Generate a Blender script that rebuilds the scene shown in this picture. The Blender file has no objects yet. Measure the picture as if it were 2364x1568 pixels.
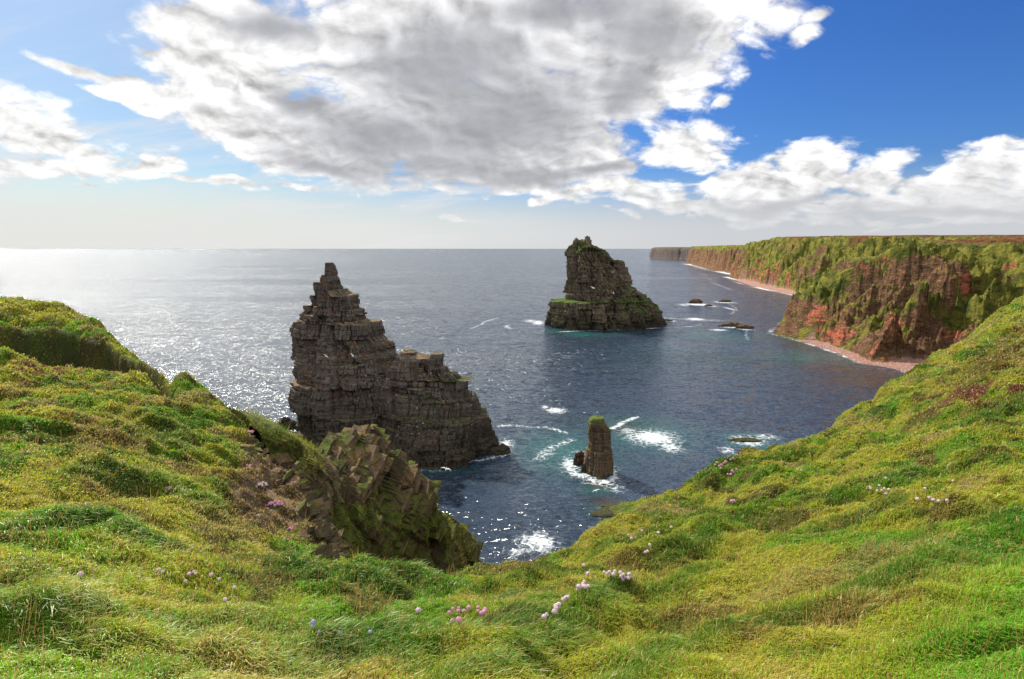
import bpy, math, random
import numpy as np
random.seed(7)
RNG = np.random.default_rng(11)
R = math.radians
S = bpy.context.scene
COL = S.collection

# ------------------------------------------------------------------ camera frame
FOC, CX, CY, EYE = 1300.0, 1182.0, 784.0, 64.0       # focal length / centre in 2364x1568 photo units, eye height above sea
PT = math.atan(211 / FOC)
CP, SP = math.cos(PT), math.sin(PT)

def ray(u, v):
    u = np.asarray(u, float); v = np.asarray(v, float)
    a = (u - CX) / FOC; t = (CY - v) / FOC
    return np.stack([a, CP + t * SP, -SP + t * CP], -1)

def at(u, v, r):
    d = ray(u, v)
    k = np.asarray(r, float) / np.hypot(d[..., 0], d[..., 1])
    p = d * k[..., None]
    p[..., 2] += EYE
    return p

def sea(u, v):
    d = ray(u, v)
    p = d * (-EYE / d[..., 2])[..., None]
    p[..., 2] = 0
    return p

def pix(x, y, z):
    z = z - EYE
    f = y * CP - z * SP
    up = y * SP + z * CP
    f = np.where(f < 1e-3, 1e-3, f)
    return CX + FOC * x / f, CY - FOC * up / f

# ------------------------------------------------------------------ noise
def _h(ix, iy, iz, seed):
    n = (ix.astype(np.uint32) * np.uint32(374761393) + iy.astype(np.uint32) * np.uint32(668265263)
         + iz.astype(np.uint32) * np.uint32(2147483647 - 1013) + np.uint32(seed * 97 + 13) * np.uint32(1274126177))
    n = (n ^ (n >> np.uint32(13))) * np.uint32(1274126177)
    n = (n ^ (n >> np.uint32(16))) * np.uint32(2246822519)
    n = n ^ (n >> np.uint32(15))
    return n.astype(np.float64) / 4294967295.0

def noise(x, y, z=0.0, seed=0):
    x, y, z = np.broadcast_arrays(np.asarray(x, float), np.asarray(y, float), np.asarray(z, float))
    xi, yi, zi = np.floor(x), np.floor(y), np.floor(z)
    fx, fy, fz = x - xi, y - yi, z - zi
    xi, yi, zi = (a.astype(np.int64) + 100000 for a in (xi, yi, zi))
    sx, sy, sz = (f * f * f * (f * (f * 6 - 15) + 10) for f in (fx, fy, fz))
    flat = bool(np.all(fz == 0))
    out = 0
    for dz in ((0,) if flat else (0, 1)):
        wz = 1.0 if flat else (sz if dz else 1 - sz)
        for dy in (0, 1):
            wy = sy if dy else 1 - sy
            for dx in (0, 1):
                wx = sx if dx else 1 - sx
                g = _h(xi + dx, yi + dy, zi + dz, seed)
                a = g * 2 * math.pi
                if flat:
                    dot = np.cos(a) * (fx - dx) + np.sin(a) * (fy - dy)
                else:
                    c = _h(xi + dx, yi + dy, zi + dz, seed + 51) * 2 - 1
                    s = np.sqrt(np.maximum(0, 1 - c * c))
                    dot = s * np.cos(a) * (fx - dx) + s * np.sin(a) * (fy - dy) + c * (fz - dz)
                out = out + wx * wy * wz * dot
    return out * 1.5

def fbm(x, y, z=0.0, seed=0, oct=4, gain=0.5):
    o, a, f = 0, 1.0, 1.0
    for k in range(oct):
        o = o + a * noise(x * f, y * f, (z * f if np.ndim(z) or z else 0.0), seed + k * 7)
        a *= gain; f *= 2.03
    return o

def ridged(x, y, seed=0, oct=4, gain=0.5):
    o, a, f, t = 0, 1.0, 1.0, 0
    for k in range(oct):
        o = o + a * (1 - np.abs(noise(x * f, y * f, 0.0, seed + k * 7)) * 2)
        t += a; a *= gain; f *= 2.1
    return o / t

def rnd(i, j, seed=0):
    i = np.asarray(i).astype(np.int64) + 5000; j = np.asarray(j).astype(np.int64) + 5000
    i, j = np.broadcast_arrays(i, j)
    return _h(i, j, np.zeros_like(i), seed)

def sstep(x, a, b):
    t = np.clip((x - a) / (b - a), 0, 1)
    return t * t * (3 - 2 * t)

# ------------------------------------------------------------------ mesh helpers
def mesh_obj(name, verts, faces, mat, parent=None, smooth=True, attrs=None, col=None):
    me = bpy.data.meshes.new(name)
    V = np.asarray(verts, np.float32).reshape(-1, 3)
    me.vertices.add(len(V)); me.vertices.foreach_set('co', V.ravel())
    if isinstance(faces, np.ndarray):
        n, k = faces.shape
        me.loops.add(n * k); me.loops.foreach_set('vertex_index', faces.astype(np.int32).ravel())
        me.polygons.add(n)
        me.polygons.foreach_set('loop_start', np.arange(0, n * k, k, dtype=np.int32))
        me.polygons.foreach_set('loop_total', np.full(n, k, np.int32))
    else:
        tot = [len(f) for f in faces]
        idx = np.fromiter((i for f in faces for i in f), np.int32)
        me.loops.add(len(idx)); me.loops.foreach_set('vertex_index', idx)
        me.polygons.add(len(tot))
        st = np.concatenate([[0], np.cumsum(tot)[:-1]]).astype(np.int32)
        me.polygons.foreach_set('loop_start', st); me.polygons.foreach_set('loop_total', np.array(tot, np.int32))
    me.update(calc_edges=True)
    me.validate(clean_customdata=False)
    me.polygons.foreach_set('use_smooth', np.full(len(me.polygons), smooth, bool))
    for k, a in (attrs or {}).items():
        at_ = me.attributes.new(k, 'FLOAT', 'POINT'); at_.data.foreach_set('value', np.asarray(a, np.float32).ravel())
    if col is not None:
        c = me.attributes.new('tint', 'FLOAT_COLOR', 'POINT')
        rgba = np.ones((len(V), 4), np.float32); rgba[:, :3] = col
        c.data.foreach_set('color', rgba.ravel())
    if mat is not None:
        me.materials.append(mat)
    o = bpy.data.objects.new(name, me); COL.objects.link(o)
    if parent is not None:
        o.parent = parent
    return o

def grid_faces(nr, nc, wrap=False):
    i = np.arange(nr - 1)[:, None]; j = np.arange(nc if wrap else nc - 1)[None, :]
    j2 = (j + 1) % nc
    return np.stack([i * nc + j, i * nc + j2, (i + 1) * nc + j2, (i + 1) * nc + j], -1).reshape(-1, 4)

def tag(o, label, cat, group=None):
    o['label'] = label; o['category'] = cat
    if group: o['group'] = group
    return o

def struct(o, label=None):
    o['kind'] = 'structure'
    if label: o['label'] = label
    return o

def empty(name, loc, label, cat, group=None):
    o = bpy.data.objects.new(name, None); COL.objects.link(o); o.location = loc
    return tag(o, label, cat, group)

# ------------------------------------------------------------------ node helpers
class NT:
    def __init__(s, tree):
        s.t = tree; s.t.nodes.clear()
    def n(s, typ, ins=None, **props):
        nd = s.t.nodes.new(typ)
        for k, v in props.items(): setattr(nd, k, v)
        for k, v in (ins or {}).items(): s.put(nd.inputs[k], v)
        return nd
    def put(s, sock, v):
        if isinstance(v, bpy.types.NodeSocket): s.t.links.new(v, sock)
        elif isinstance(v, bpy.types.Node): s.t.links.new(v.outputs[0], sock)
        else:
            if sock.type == 'RGBA' and len(v) == 3: v = (*v, 1)
            sock.default_value = v
    def m(s, op, a, b=None, c=None, clamp=False):
        nd = s.t.nodes.new('ShaderNodeMath'); nd.operation = op; nd.use_clamp = clamp
        for i, v in enumerate((a, b, c)):
            if v is not None: s.put(nd.inputs[i], v)
        return nd.outputs[0]
    def vm(s, op, a, b=None):
        nd = s.t.nodes.new('ShaderNodeVectorMath'); nd.operation = op
        s.put(nd.inputs[0], a)
        if b is not None: s.put(nd.inputs[1], b)
        return nd.outputs['Value'] if op in ('LENGTH', 'DOT_PRODUCT', 'DISTANCE') else nd.outputs[0]
    def mix(s, f, a, b, blend='MIX'):
        nd = s.t.nodes.new('ShaderNodeMix'); nd.data_type = 'RGBA'; nd.blend_type = blend; nd.clamp_factor = True
        s.put(nd.inputs[0], f); s.put(nd.inputs[6], a); s.put(nd.inputs[7], b)
        return nd.outputs[2]
    def ramp(s, x, a, b, lo=0.0, hi=1.0):
        nd = s.t.nodes.new('ShaderNodeMapRange'); nd.interpolation_type = 'SMOOTHSTEP'; nd.clamp = True
        s.put(nd.inputs[0], x)
        for i, v in enumerate((a, b, lo, hi)): s.put(nd.inputs[i + 1], v)
        return nd.outputs[0]
    def noise(s, vec, scale, detail=4, rough=0.5, dist=0.0, **kw):
        nd = s.n('ShaderNodeTexNoise', {'Vector': vec, 'Scale': scale, 'Detail': detail, 'Roughness': rough, 'Distortion': dist}, **kw)
        return nd.outputs[0]
    def attr(s, name):
        return s.n('ShaderNodeAttribute', attribute_name=name)
    def scale(s, vec, xyz):
        return s.vm('MULTIPLY', vec, xyz)

def material(name):
    m = bpy.data.materials.new(name); m.use_nodes = True
    return m, NT(m.node_tree)

def finish(t, shader, disp=None):
    o = t.n('ShaderNodeOutputMaterial', {'Surface': shader})

def principled(t, color, rough=0.9, normal=None, spec=0.2, **kw):
    ins = {'Base Color': color, 'Roughness': rough, 'Specular IOR Level': spec}
    if normal is not None: ins['Normal'] = normal
    ins.update(kw)
    return t.n('ShaderNodeBsdfPrincipled', ins)

# ------------------------------------------------------------------ materials
def rock_material(name, c_dark, c_mid, c_light, green, moss, strata=1.0, scale=1.0, warm=(0.30, 0.13, 0.05), guano=0.0, tilt=None, dark_z=1.5, crag_=False):
    m, t = material(name)
    geo = t.n('ShaderNodeNewGeometry')
    tc = t.n('ShaderNodeTexCoord')
    P = geo.outputs['Position']
    nz = t.n('ShaderNodeSeparateXYZ', {0: geo.outputs['Normal']}).outputs[2]
    if tilt:
        Pt = t.n('ShaderNodeMapping', {'Vector': P, 'Rotation': tilt}).outputs[0]
    else:
        Pt = P
    big = t.noise(P, 0.06 * scale, 3, 0.6)
    layer = t.noise(t.scale(Pt, (0.5, 0.5, 1.3) if crag_ else (0.12, 0.12, 1.3)), 0.9 * scale * strata, 5, 0.65, 0.4)
    vert = t.noise(t.scale(Pt, (1.0, 1.0, 0.5) if crag_ else (1.0, 1.0, 0.12)), 0.9 * scale, 4, 0.65)
    fine = t.noise(P, 3.2 * scale, 5, 0.7)
    f = t.m('ADD', t.m('MULTIPLY', layer, 0.5), t.m('ADD', t.m('MULTIPLY', fine, 0.3), t.m('MULTIPLY', vert, 0.2)))
    c = t.mix(t.ramp(f, 0.38, 0.5), c_dark, c_mid)
    c = t.mix(t.ramp(f, 0.5, 0.66), c, c_light)
    c = t.mix(t.m('MULTIPLY', t.ramp(t.noise(P, 0.35 * scale, 4, 0.6), 0.52, 0.68), 0.55), c, warm)
    if crag_: c = t.vm('MULTIPLY', c, t.n('ShaderNodeCombineXYZ', {i: t.m('ADD', 0.62, t.m('MULTIPLY', t.attr('shade').outputs['Fac'], 0.75)) for i in range(3)}).outputs[0])
    # whitish droppings streaking down the ledges
    if guano:
        g = t.noise(t.scale(P, (1.6, 1.6, 0.35)), 0.8 * scale, 5, 0.7)
        gm = t.m('MULTIPLY', t.ramp(g, 0.63, 0.72), t.ramp(t.noise(P, 0.09 * scale, 2), 0.5, 0.62))
        c = t.mix(t.m('MULTIPLY', gm, guano), c, (0.42, 0.42, 0.40))
    lich = t.m('MULTIPLY', t.ramp(t.m('ADD', nz, t.m('MULTIPLY', t.m('SUBTRACT', fine, 0.5), 1.4)), 0.5, 0.85), t.ramp(t.noise(P, 0.5 * scale, 3), 0.42, 0.6))
    c = t.mix(t.m('MULTIPLY', lich, 0.6), c, (0.32, 0.19, 0.05))
    # plants on ledges and in patches
    gn = t.noise(P, 0.14 * scale, 5, 0.62, 0.3)
    gf = t.noise(P, 1.6 * scale, 4, 0.7)
    at_ = t.attr('grassy').outputs['Fac']
    up = t.m('ADD', t.m('MULTIPLY', nz, 0.55), t.m('ADD', t.m('MULTIPLY', gn, 0.9), t.m('MULTIPLY', gf, 0.5)))
    up = t.m('ADD', up, t.m('MULTIPLY', at_, 0.5))
    gm = t.ramp(up, moss, moss + 0.16)
    gcol = t.mix(t.ramp(t.noise(P, 0.9 * scale, 4, 0.7), 0.35, 0.65), green[0], green[1])
    c = t.mix(gm, c, gcol)
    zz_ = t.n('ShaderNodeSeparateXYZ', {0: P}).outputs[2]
    footm = t.ramp(t.m('ADD', zz_, t.m('MULTIPLY', t.m('SUBTRACT', big, 0.5), 14.0)), 1.0, dark_z, 0.8, 0.0)  # rock darkens towards the foot, broken up by noise
    c = t.mix(footm, c, t.mix(t.ramp(fine, 0.4, 0.6), (0.016, 0.015, 0.011), (0.055, 0.05, 0.032)))
    bmp = t.m('ADD', t.m('MULTIPLY', layer, 0.7), t.m('ADD', t.m('MULTIPLY', fine, 0.35), t.m('MULTIPLY', vert, 0.5)))
    bn = t.n('ShaderNodeBump', {'Height': bmp, 'Strength': 1.0, 'Distance': 0.9 / scale})
    finish(t, principled(t, c, 0.92, bn.outputs[0], 0.15))
    return m

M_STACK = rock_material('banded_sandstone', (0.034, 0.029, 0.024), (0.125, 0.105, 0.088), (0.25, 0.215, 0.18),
                        ((0.03, 0.045, 0.012), (0.075, 0.095, 0.022)), 1.16, warm=(0.19, 0.09, 0.045), guano=0.8, dark_z=24)
M_PILLAR = rock_material('warm_sandstone', (0.042, 0.03, 0.02), (0.135, 0.10, 0.07), (0.25, 0.19, 0.13),
                         ((0.045, 0.075, 0.012), (0.13, 0.16, 0.03)), 1.08, warm=(0.24, 0.10, 0.05), scale=1.6, dark_z=2.5)
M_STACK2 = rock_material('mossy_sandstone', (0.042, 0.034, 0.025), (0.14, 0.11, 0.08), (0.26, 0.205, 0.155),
                         ((0.035, 0.07, 0.012), (0.11, 0.15, 0.028)), 0.93, scale=0.55, warm=(0.17, 0.075, 0.04), guano=0.6, dark_z=14)
M_CRAG = rock_material('lichened_crag', (0.036, 0.028, 0.018), (0.12, 0.088, 0.056), (0.24, 0.175, 0.11),
                       ((0.045, 0.065, 0.012), (0.12, 0.13, 0.025)), 0.96, scale=2.2, strata=0.6, warm=(0.20, 0.115, 0.06), tilt=(0, R(38), 0), crag_=True)
M_WET = rock_material('wet_rock', (0.018, 0.014, 0.012), (0.05, 0.036, 0.028), (0.10, 0.07, 0.05),
                      ((0.05, 0.055, 0.012), (0.10, 0.09, 0.02)), 1.25, scale=2.0)

def cliff_material():
    m, t = material('red_cliff')
    geo = t.n('ShaderNodeNewGeometry'); P = geo.outputs['Position']
    nz = t.n('ShaderNodeSeparateXYZ', {0: geo.outputs['Normal']}).outputs[2]
    red = t.attr('red').outputs['Fac']; grassy = t.attr('grassy').outputs['Fac']
    beach = t.attr('beach').outputs['Fac']; moor = t.attr('moor').outputs['Fac']
    layer = t.noise(t.scale(P, (0.3, 0.3, 1.0)), 0.35, 6, 0.7, 0.5)
    fine = t.noise(P, 0.55, 6, 0.72)
    big = t.noise(P, 0.035, 4, 0.6)
    f = t.m('ADD', t.m('MULTIPLY', layer, 0.5), t.m('MULTIPLY', fine, 0.5))
    rock = t.mix(t.ramp(f, 0.36, 0.5), (0.022, 0.014, 0.009), (0.135, 0.075, 0.04))
    rock = t.mix(t.ramp(f, 0.5, 0.66), rock, (0.34, 0.215, 0.12))
    redc = t.mix(t.ramp(f, 0.35, 0.62), (0.12, 0.028, 0.016), (0.46, 0.145, 0.078))
    rock = t.mix(t.ramp(t.m('ADD', red, t.m('ADD', t.m('MULTIPLY', t.m('SUBTRACT', layer, 0.5), 3.6), t.m('MULTIPLY', t.m('SUBTRACT', fine, 0.5), 1.6))), 0.35, 0.8), rock, redc)
    gcol = t.mix(t.ramp(t.noise(P, 0.12, 6, 0.7), 0.38, 0.62), (0.05, 0.068, 0.012), (0.215, 0.20, 0.036))
    gcol = t.mix(t.ramp(t.noise(P, 0.9, 4, 0.7), 0.45, 0.72, 0, 0.75), gcol, (0.05, 0.055, 0.012))
    g = t.m('ADD', t.m('MULTIPLY', nz, 0.75), t.m('ADD', t.m('MULTIPLY', t.noise(P, 0.07, 6, 0.68, 0.4), 0.9), t.m('MULTIPLY', fine, 0.55)))
    g = t.m('ADD', g, grassy)
    c = t.mix(t.ramp(g, 1.04, 1.18), rock, gcol)
    mc = t.mix(t.ramp(t.noise(P, 0.02, 6, 0.7), 0.42, 0.58), (0.085, 0.035, 0.018), (0.15, 0.075, 0.03))
    c = t.mix(moor, c, mc)
    c = t.mix(t.m('MULTIPLY', t.attr('far').outputs['Fac'], 0.75), c, t.mix(t.ramp(fine, 0.4, 0.62), (0.035, 0.036, 0.042), (0.12, 0.115, 0.115)))  # far headland's shade put into its rock colour as dark grey
    bc = t.mix(t.ramp(t.noise(P, 1.2, 5, 0.75), 0.4, 0.62), (0.19, 0.095, 0.075), (0.50, 0.31, 0.25))
    c = t.mix(beach, c, bc)
    bn = t.n('ShaderNodeBump', {'Height': t.m('ADD', layer, fine), 'Strength': 1.0, 'Distance': 2.2})
    finish(t, principled(t, c, 0.95, bn.outputs[0], 0.1))
    return m
M_CLIFF = cliff_material()

def ground_material():
    m, t = material('turf')
    geo = t.n('ShaderNodeNewGeometry'); P = geo.outputs['Position']
    nz = t.n('ShaderNodeSeparateXYZ', {0: geo.outputs['Normal']}).outputs[2]
    col = t.attr('tint').outputs['Color']
    n1 = t.noise(P, 9.0, 5, 0.7); n2 = t.noise(P, 40.0, 3, 0.7)
    c = t.mix(t.ramp(n1, 0.35, 0.65), (0.35, 0.35, 0.35), (0.95, 0.95, 0.95))
    c = t.mix(1.0, col, c, 'MULTIPLY')
    rocky = t.attr('rocky').outputs['Fac']
    rk = t.noise(P, 1.7, 6, 0.7)
    rc = t.mix(t.ramp(rk, 0.4, 0.62), (0.045, 0.03, 0.02), (0.21, 0.145, 0.095))
    c = t.mix(t.ramp(t.m('ADD', rocky, t.m('MULTIPLY', t.m('SUBTRACT', rk, 0.5), 1.2)), 0.45, 0.7), c, rc)
    bn = t.n('ShaderNodeBump', {'Height': t.m('ADD', t.m('MULTIPLY', n1, 0.8), t.m('MULTIPLY', n2, 0.3)), 'Strength': 0.8, 'Distance': 0.12})
    finish(t, principled(t, c, 0.95, bn.outputs[0], 0.1))
    return m
M_GROUND = ground_material()

def blade_material(name='grass_blades', trans=0.42):
    m, t = material(name)
    col = t.attr('tint').outputs['Color']
    d = t.n('ShaderNodeBsdfDiffuse', {'Color': col})
    tr = t.n('ShaderNodeBsdfTranslucent', {'Color': t.mix(1.0, col, (1.0, 0.98, 0.55), 'MULTIPLY')})
    gl = t.n('ShaderNodeBsdfGlossy', {'Color': (0.8, 0.8, 0.75), 'Roughness': 0.38})
    a = t.n('ShaderNodeMixShader', {0: trans, 1: d.outputs[0], 2: tr.outputs[0]})
    b = t.n('ShaderNodeMixShader', {0: 0.022, 1: a.outputs[0], 2: gl.outputs[0]})
    finish(t, b.outputs[0])
    return m
M_BLADE = blade_material()

def simple(name, color, rough=0.8, trans=0.0, var=0.2):
    m, t = material(name)
    tc = t.n('ShaderNodeTexCoord')
    n = t.noise(tc.outputs['Object'], 60.0, 3)
    dark = tuple(c * (1 - var) for c in color)
    c = t.mix(t.ramp(n, 0.35, 0.65), dark, color)
    if trans:
        d = t.n('ShaderNodeBsdfDiffuse', {'Color': c}); tr = t.n('ShaderNodeBsdfTranslucent', {'Color': c})
        finish(t, t.n('ShaderNodeMixShader', {0: trans, 1: d.outputs[0], 2: tr.outputs[0]}).outputs[0])
    else:
        finish(t, principled(t, c, rough))
    return m
M_PINK = simple('pink_petals', (0.88, 0.50, 0.68), trans=0.35)
M_PALE = simple('pale_pink_petals', (0.90, 0.74, 0.80), trans=0.35)
M_VIOLET = simple('violet_petals', (0.62, 0.60, 0.86), trans=0.35)
M_YELLOW = simple('yellow_petals', (0.85, 0.55, 0.05), trans=0.3)
M_STEM = simple('flower_stem', (0.13, 0.15, 0.04))
M_CUSHION = simple('cushion_leaves', (0.07, 0.10, 0.025), var=0.6)
M_GULL = simple('white_feathers', (0.80, 0.79, 0.76), var=0.05)
M_GREY = simple('grey_feathers', (0.36, 0.37, 0.40), var=0.1)
M_BEAK = simple('yellow_beak', (0.7, 0.45, 0.05))

def sea_material():
    m, t = material('sea_water')
    geo = t.n('ShaderNodeNewGeometry'); P = geo.outputs['Position']
    foam = t.attr('foam').outputs['Fac']; teal = t.attr('teal').outputs['Fac']; brown = t.attr('brown').outputs['Fac']
    # wave slopes: each octave tilts the surface directly, so ripples keep their steepness however far away they are
    rot = t.n('ShaderNodeMapping', {'Vector': P, 'Rotation': (0, 0, R(-22)), 'Scale': (0.62, 1.35, 1)}).outputs[0]
    calm = t.ramp(t.noise(t.n('ShaderNodeMapping', {'Vector': P, 'Rotation': (0, 0, R(8)), 'Scale': (0.25, 1.6, 1)}).outputs[0], 0.004, 4, 0.55, 0.5), 0.36, 0.6, 0.55, 1.12)
    sl = None
    for sc_, amp_ in ((0.13, 1.1), (0.62, 2.8), (1.9, 2.7)):
        nz_ = t.n('ShaderNodeTexNoise', {'Vector': rot, 'Scale': sc_, 'Detail': 3.0, 'Roughness': 0.6, 'Distortion': 0.6}).outputs[1]
        v_ = t.vm('SCALE', t.vm('SUBTRACT', nz_, (0.5, 0.5, 0.5))); v_.node.inputs['Scale'].default_value = amp_
        sl = v_ if sl is None else t.vm('ADD', sl, v_)
    sc2 = t.vm('SCALE', t.scale(sl, (1, 1, 0))); t.put(sc2.node.inputs['Scale'], t.m('MULTIPLY', calm, t.m('SUBTRACT', 1.0, t.m('MULTIPLY', t.attr('lee').outputs['Fac'], 0.3))))
    nrm_ = t.vm('NORMALIZE', t.vm('ADD', sc2, (0, 0, 1)))
    class _B: outputs = [nrm_]
    bn = _B
    c = t.mix(teal, (0.022, 0.035, 0.054), (0.016, 0.12, 0.10))
    c = t.mix(brown, c, (0.045, 0.030, 0.016))
    fr = t.noise(P, 0.035, 4, 0.6)
    water = principled(t, c, t.m('ADD', 0.11, t.m('MULTIPLY', fr, 0.08)), bn.outputs[0], 0.85, **{'IOR': 1.33})
    # foam breaks into lace
    vn = t.n('ShaderNodeTexVoronoi', {'Vector': t.vm('ADD', P, t.scale(t.n('ShaderNodeTexNoise', {'Vector': P, 'Scale': 0.35, 'Detail': 4}).outputs[1], (3, 3, 0))), 'Scale': 0.42}, feature='DISTANCE_TO_EDGE')
    lace = t.ramp(vn.outputs[0], 0.0, 0.22, 1.0, 0.0)
    fn = t.noise(t.scale(P, (0.8, 1.2, 1)), 1.1, 7, 0.78, 1.2)
    ff = t.m('ADD', foam, t.m('MULTIPLY', t.m('SUBTRACT', fn, 0.5), 2.5))
    ff = t.m('ADD', ff, t.m('MULTIPLY', lace, 0.32))
    fm = t.m('MULTIPLY', t.m('MULTIPLY', t.ramp(ff, 0.45, 1.25), t.ramp(foam, 0.04, 0.25)), 0.92)
    fs = principled(t, (0.66, 0.70, 0.72), 0.8, bn.outputs[0])
    finish(t, t.n('ShaderNodeMixShader', {0: fm, 1: water.outputs[0], 2: fs.outputs[0]}).outputs[0])
    return m
M_SEA = sea_material()

# ------------------------------------------------------------------ near turf: control points in (u, v, distance)
CTRL = [(0,1568,3.6),(0,1400,5),(0,1200,9),(0,1000,18),(0,916,28),(0,842,42),
 (300,1568,3.6),(300,1400,5.5),(300,1200,9.5),(300,1000,19),(300,908,30),(290,862,38),
 (450,880,37),(450,1000,22),(450,1200,10.5),(516,906,33),(563,946,28),(604,1000,24),(633,1032,22),(686,1053,20),
 (735,1089,18),(747,1179,15),(775,1232,13),(796,1265,11.5),(560,1100,16),(600,1200,12.5),(640,1150,14.5),(690,1230,12),
 (600,1400,6),(600,1568,3.6),(850,1292,10.8),(900,1297,10.5),(1000,1303,10.5),(1080,1306,11),(1120,1297,12),(1200,1276,13),(1300,1236,15),
 (1420,1180,18),(1500,1148,21),(1620,1085,27),(1750,1025,34),(1880,988,40),(2000,913,52),(2090,850,65),(2200,780,80),(2364,655,110),
 (1182,1568,3.6),(1182,1450,5.5),(1182,1350,8.2),(900,1450,5.4),(1600,1250,13),(1600,1400,7.5),(1600,1568,3.7),
 (1800,1100,23),(1800,1250,11.5),(1800,1400,6.5),(2000,1000,35),(2000,1150,15.5),(2000,1300,8.5),(2000,1500,4.4),
 (2364,1568,3.6),(2364,1400,5.5),(2364,1200,11),(2364,1000,24),(2364,850,45),(2364,750,75),(2150,930,40),
 (0,748,58),(0,692,75),(130,696,69),(130,765,56),(200,718,65),(200,795,52),(235,750,59),(315,806,49),(375,848,42),(0,868,47),(150,874,46),
 (1400,1350,8.0),(1400,1500,4.9),(-250,1300,7),(-400,1000,20),(-400,820,45),(-400,690,80),(2764,1300,7.5),(2900,1000,26),(2900,800,70),(2900,690,120)]
EDGE = [(-900,690,90),(-300,690,84),(0,685,78),(130,690,72),(200,712,67),(240,748,60),(320,805,49),(385,852,41),(450,880,37),(516,906,33),(563,946,28),(604,1000,24),
 (633,1032,22),(686,1053,20),(735,1089,18),(747,1179,15),(775,1232,13),(796,1265,11.5),(850,1292,10.8),(1000,1303,10.5),(1080,1306,11),
 (1120,1297,12),(1200,1276,13),(1300,1236,15),(1420,1180,18),(1500,1148,21),(1620,1085,27),(1750,1025,34),(1880,988,40),(2000,913,52),
 (2090,850,65),(2200,780,80),(2364,672,110),(2600,620,135),(3200,600,170)]
_c = np.array(CTRL, float); _p = at(_c[:, 0], _c[:, 1], _c[:, 2])
_h_ = EYE - _p[:, 2]
_th = np.arctan2(_p[:, 0], _p[:, 1]); _r = _c[:, 2]
ring_t = np.linspace(-math.pi, math.pi, 25)[:-1]
bt, br, bh = [], [], []
for q in ring_t:
    bt.append(q); br.append(0.9); bh.append(1.72)
    if abs(q) > 1.25:
        for rr, hh in ((6, 1.5), (25, 0.5), (120, -3)):
            bt.append(q); br.append(rr); bh.append(hh)
_th = np.concatenate([_th, bt]); _r = np.concatenate([_r, br]); _h_ = np.concatenate([_h_, bh])
_X = np.sqrt(_r) * np.sin(_th); _Y = np.sqrt(_r) * np.cos(_th)
def _k(d2): return 0.5 * d2 * np.log(d2 + 1e-9)
_n = len(_X)
_A = np.zeros((_n + 3, _n + 3))
_A[:_n, :_n] = _k((_X[:, None] - _X) ** 2 + (_Y[:, None] - _Y) ** 2) + np.eye(_n) * 0.02
_A[:_n, _n] = 1; _A[:_n, _n + 1] = _X; _A[:_n, _n + 2] = _Y; _A[_n:, :_n] = _A[:_n, _n:].T
_w = np.linalg.solve(_A, np.concatenate([_h_, [0, 0, 0]]))
_e = np.array(EDGE, float); _pe = at(_e[:, 0], _e[:, 1], _e[:, 2]); _te = np.arctan2(_pe[:, 0], _pe[:, 1])
_te = np.concatenate([[-3.2, -1.5], _te, [1.35, 3.2]]); _re = np.concatenate([[400, 400], _e[:, 2], [400, 400]])

# pieces of turf step: (polyline in photo units with distances, height, half-width)
BERMS = [([(1230,1470),(1330,1440),(1480,1400),(1640,1330)], 0.30, 0.28),
         ([(1050,1560),(1180,1530),(1330,1490)], 0.20, 0.22),
         ([(1440,1560),(1560,1500),(1700,1450)], 0.18, 0.3),
         ([(1980,1370),(2080,1330),(2240,1270),(2380,1210)], 0.28, 0.4),
         ([(1380,1285),(1480,1250),(1640,1210)], 0.28, 0.35),
         ([(1620,1130),(1760,1080),(1850,1060)], 0.5, 0.8),
         ([(1540,1290),(1640,1240),(1760,1180)], 0.4, 0.5),
         ([(830,1510),(1000,1500),(1180,1480)], 0.22, 0.25),
         ([(40,1440),(180,1430),(330,1450)], 0.12, 0.2),
         ([(80,1220),(200,1215),(270,1240)], 0.4, 0.4),
         ([(860,1330),(980,1335),(1100,1350),(1260,1330)], 0.2, 0.3),
         ([(300,1120),(420,1130),(500,1170)], 0.45, 0.6),
         ([(330,1010),(440,1000),(520,1030)], 0.4, 0.8),
         ([(2120,1010),(2250,960),(2364,930)], 0.7, 1.2),
         ([(1950,1140),(2100,1100),(2250,1070)], 0.4, 0.7),
         ([(690,1320),(800,1345),(870,1360)], 0.24, 0.28)]

def base_drop(th, r):
    X = np.sqrt(r) * np.sin(th); Y = np.sqrt(r) * np.cos(th)
    out = np.empty(X.size); Xf, Yf = X.ravel(), Y.ravel()
    for s in range(0, X.size, 60000):
        a, b = Xf[s:s + 60000], Yf[s:s + 60000]
        d2 = (a[:, None] - _X) ** 2 + (b[:, None] - _Y) ** 2
        out[s:s + 60000] = _k(d2) @ _w[:_n] + _w[_n] + _w[_n + 1] * a + _w[_n + 2] * b
    return out.reshape(X.shape)

def ground_at_pixel(u, v, lo=1.0, hi=140.0):
    """distance where the view ray meets the smooth turf"""
    d = ray(u, v); th = math.atan2(d[0], d[1]); dep = -d[2] / math.hypot(d[0], d[1])
    rr = np.exp(np.linspace(math.log(lo), math.log(hi), 500))
    h = base_drop(np.full(500, th), rr)
    k = np.argmax(rr * dep > h)
    return th, (rr[k] if k else hi)

_bp = []
for poly, hh, ww in BERMS:
    pts = []
    for u, v in poly:
        th, r = ground_at_pixel(u, v); pts.append((r * math.sin(th), r * math.cos(th)))
    _bp.append((np.array(pts), hh, ww))

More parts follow.
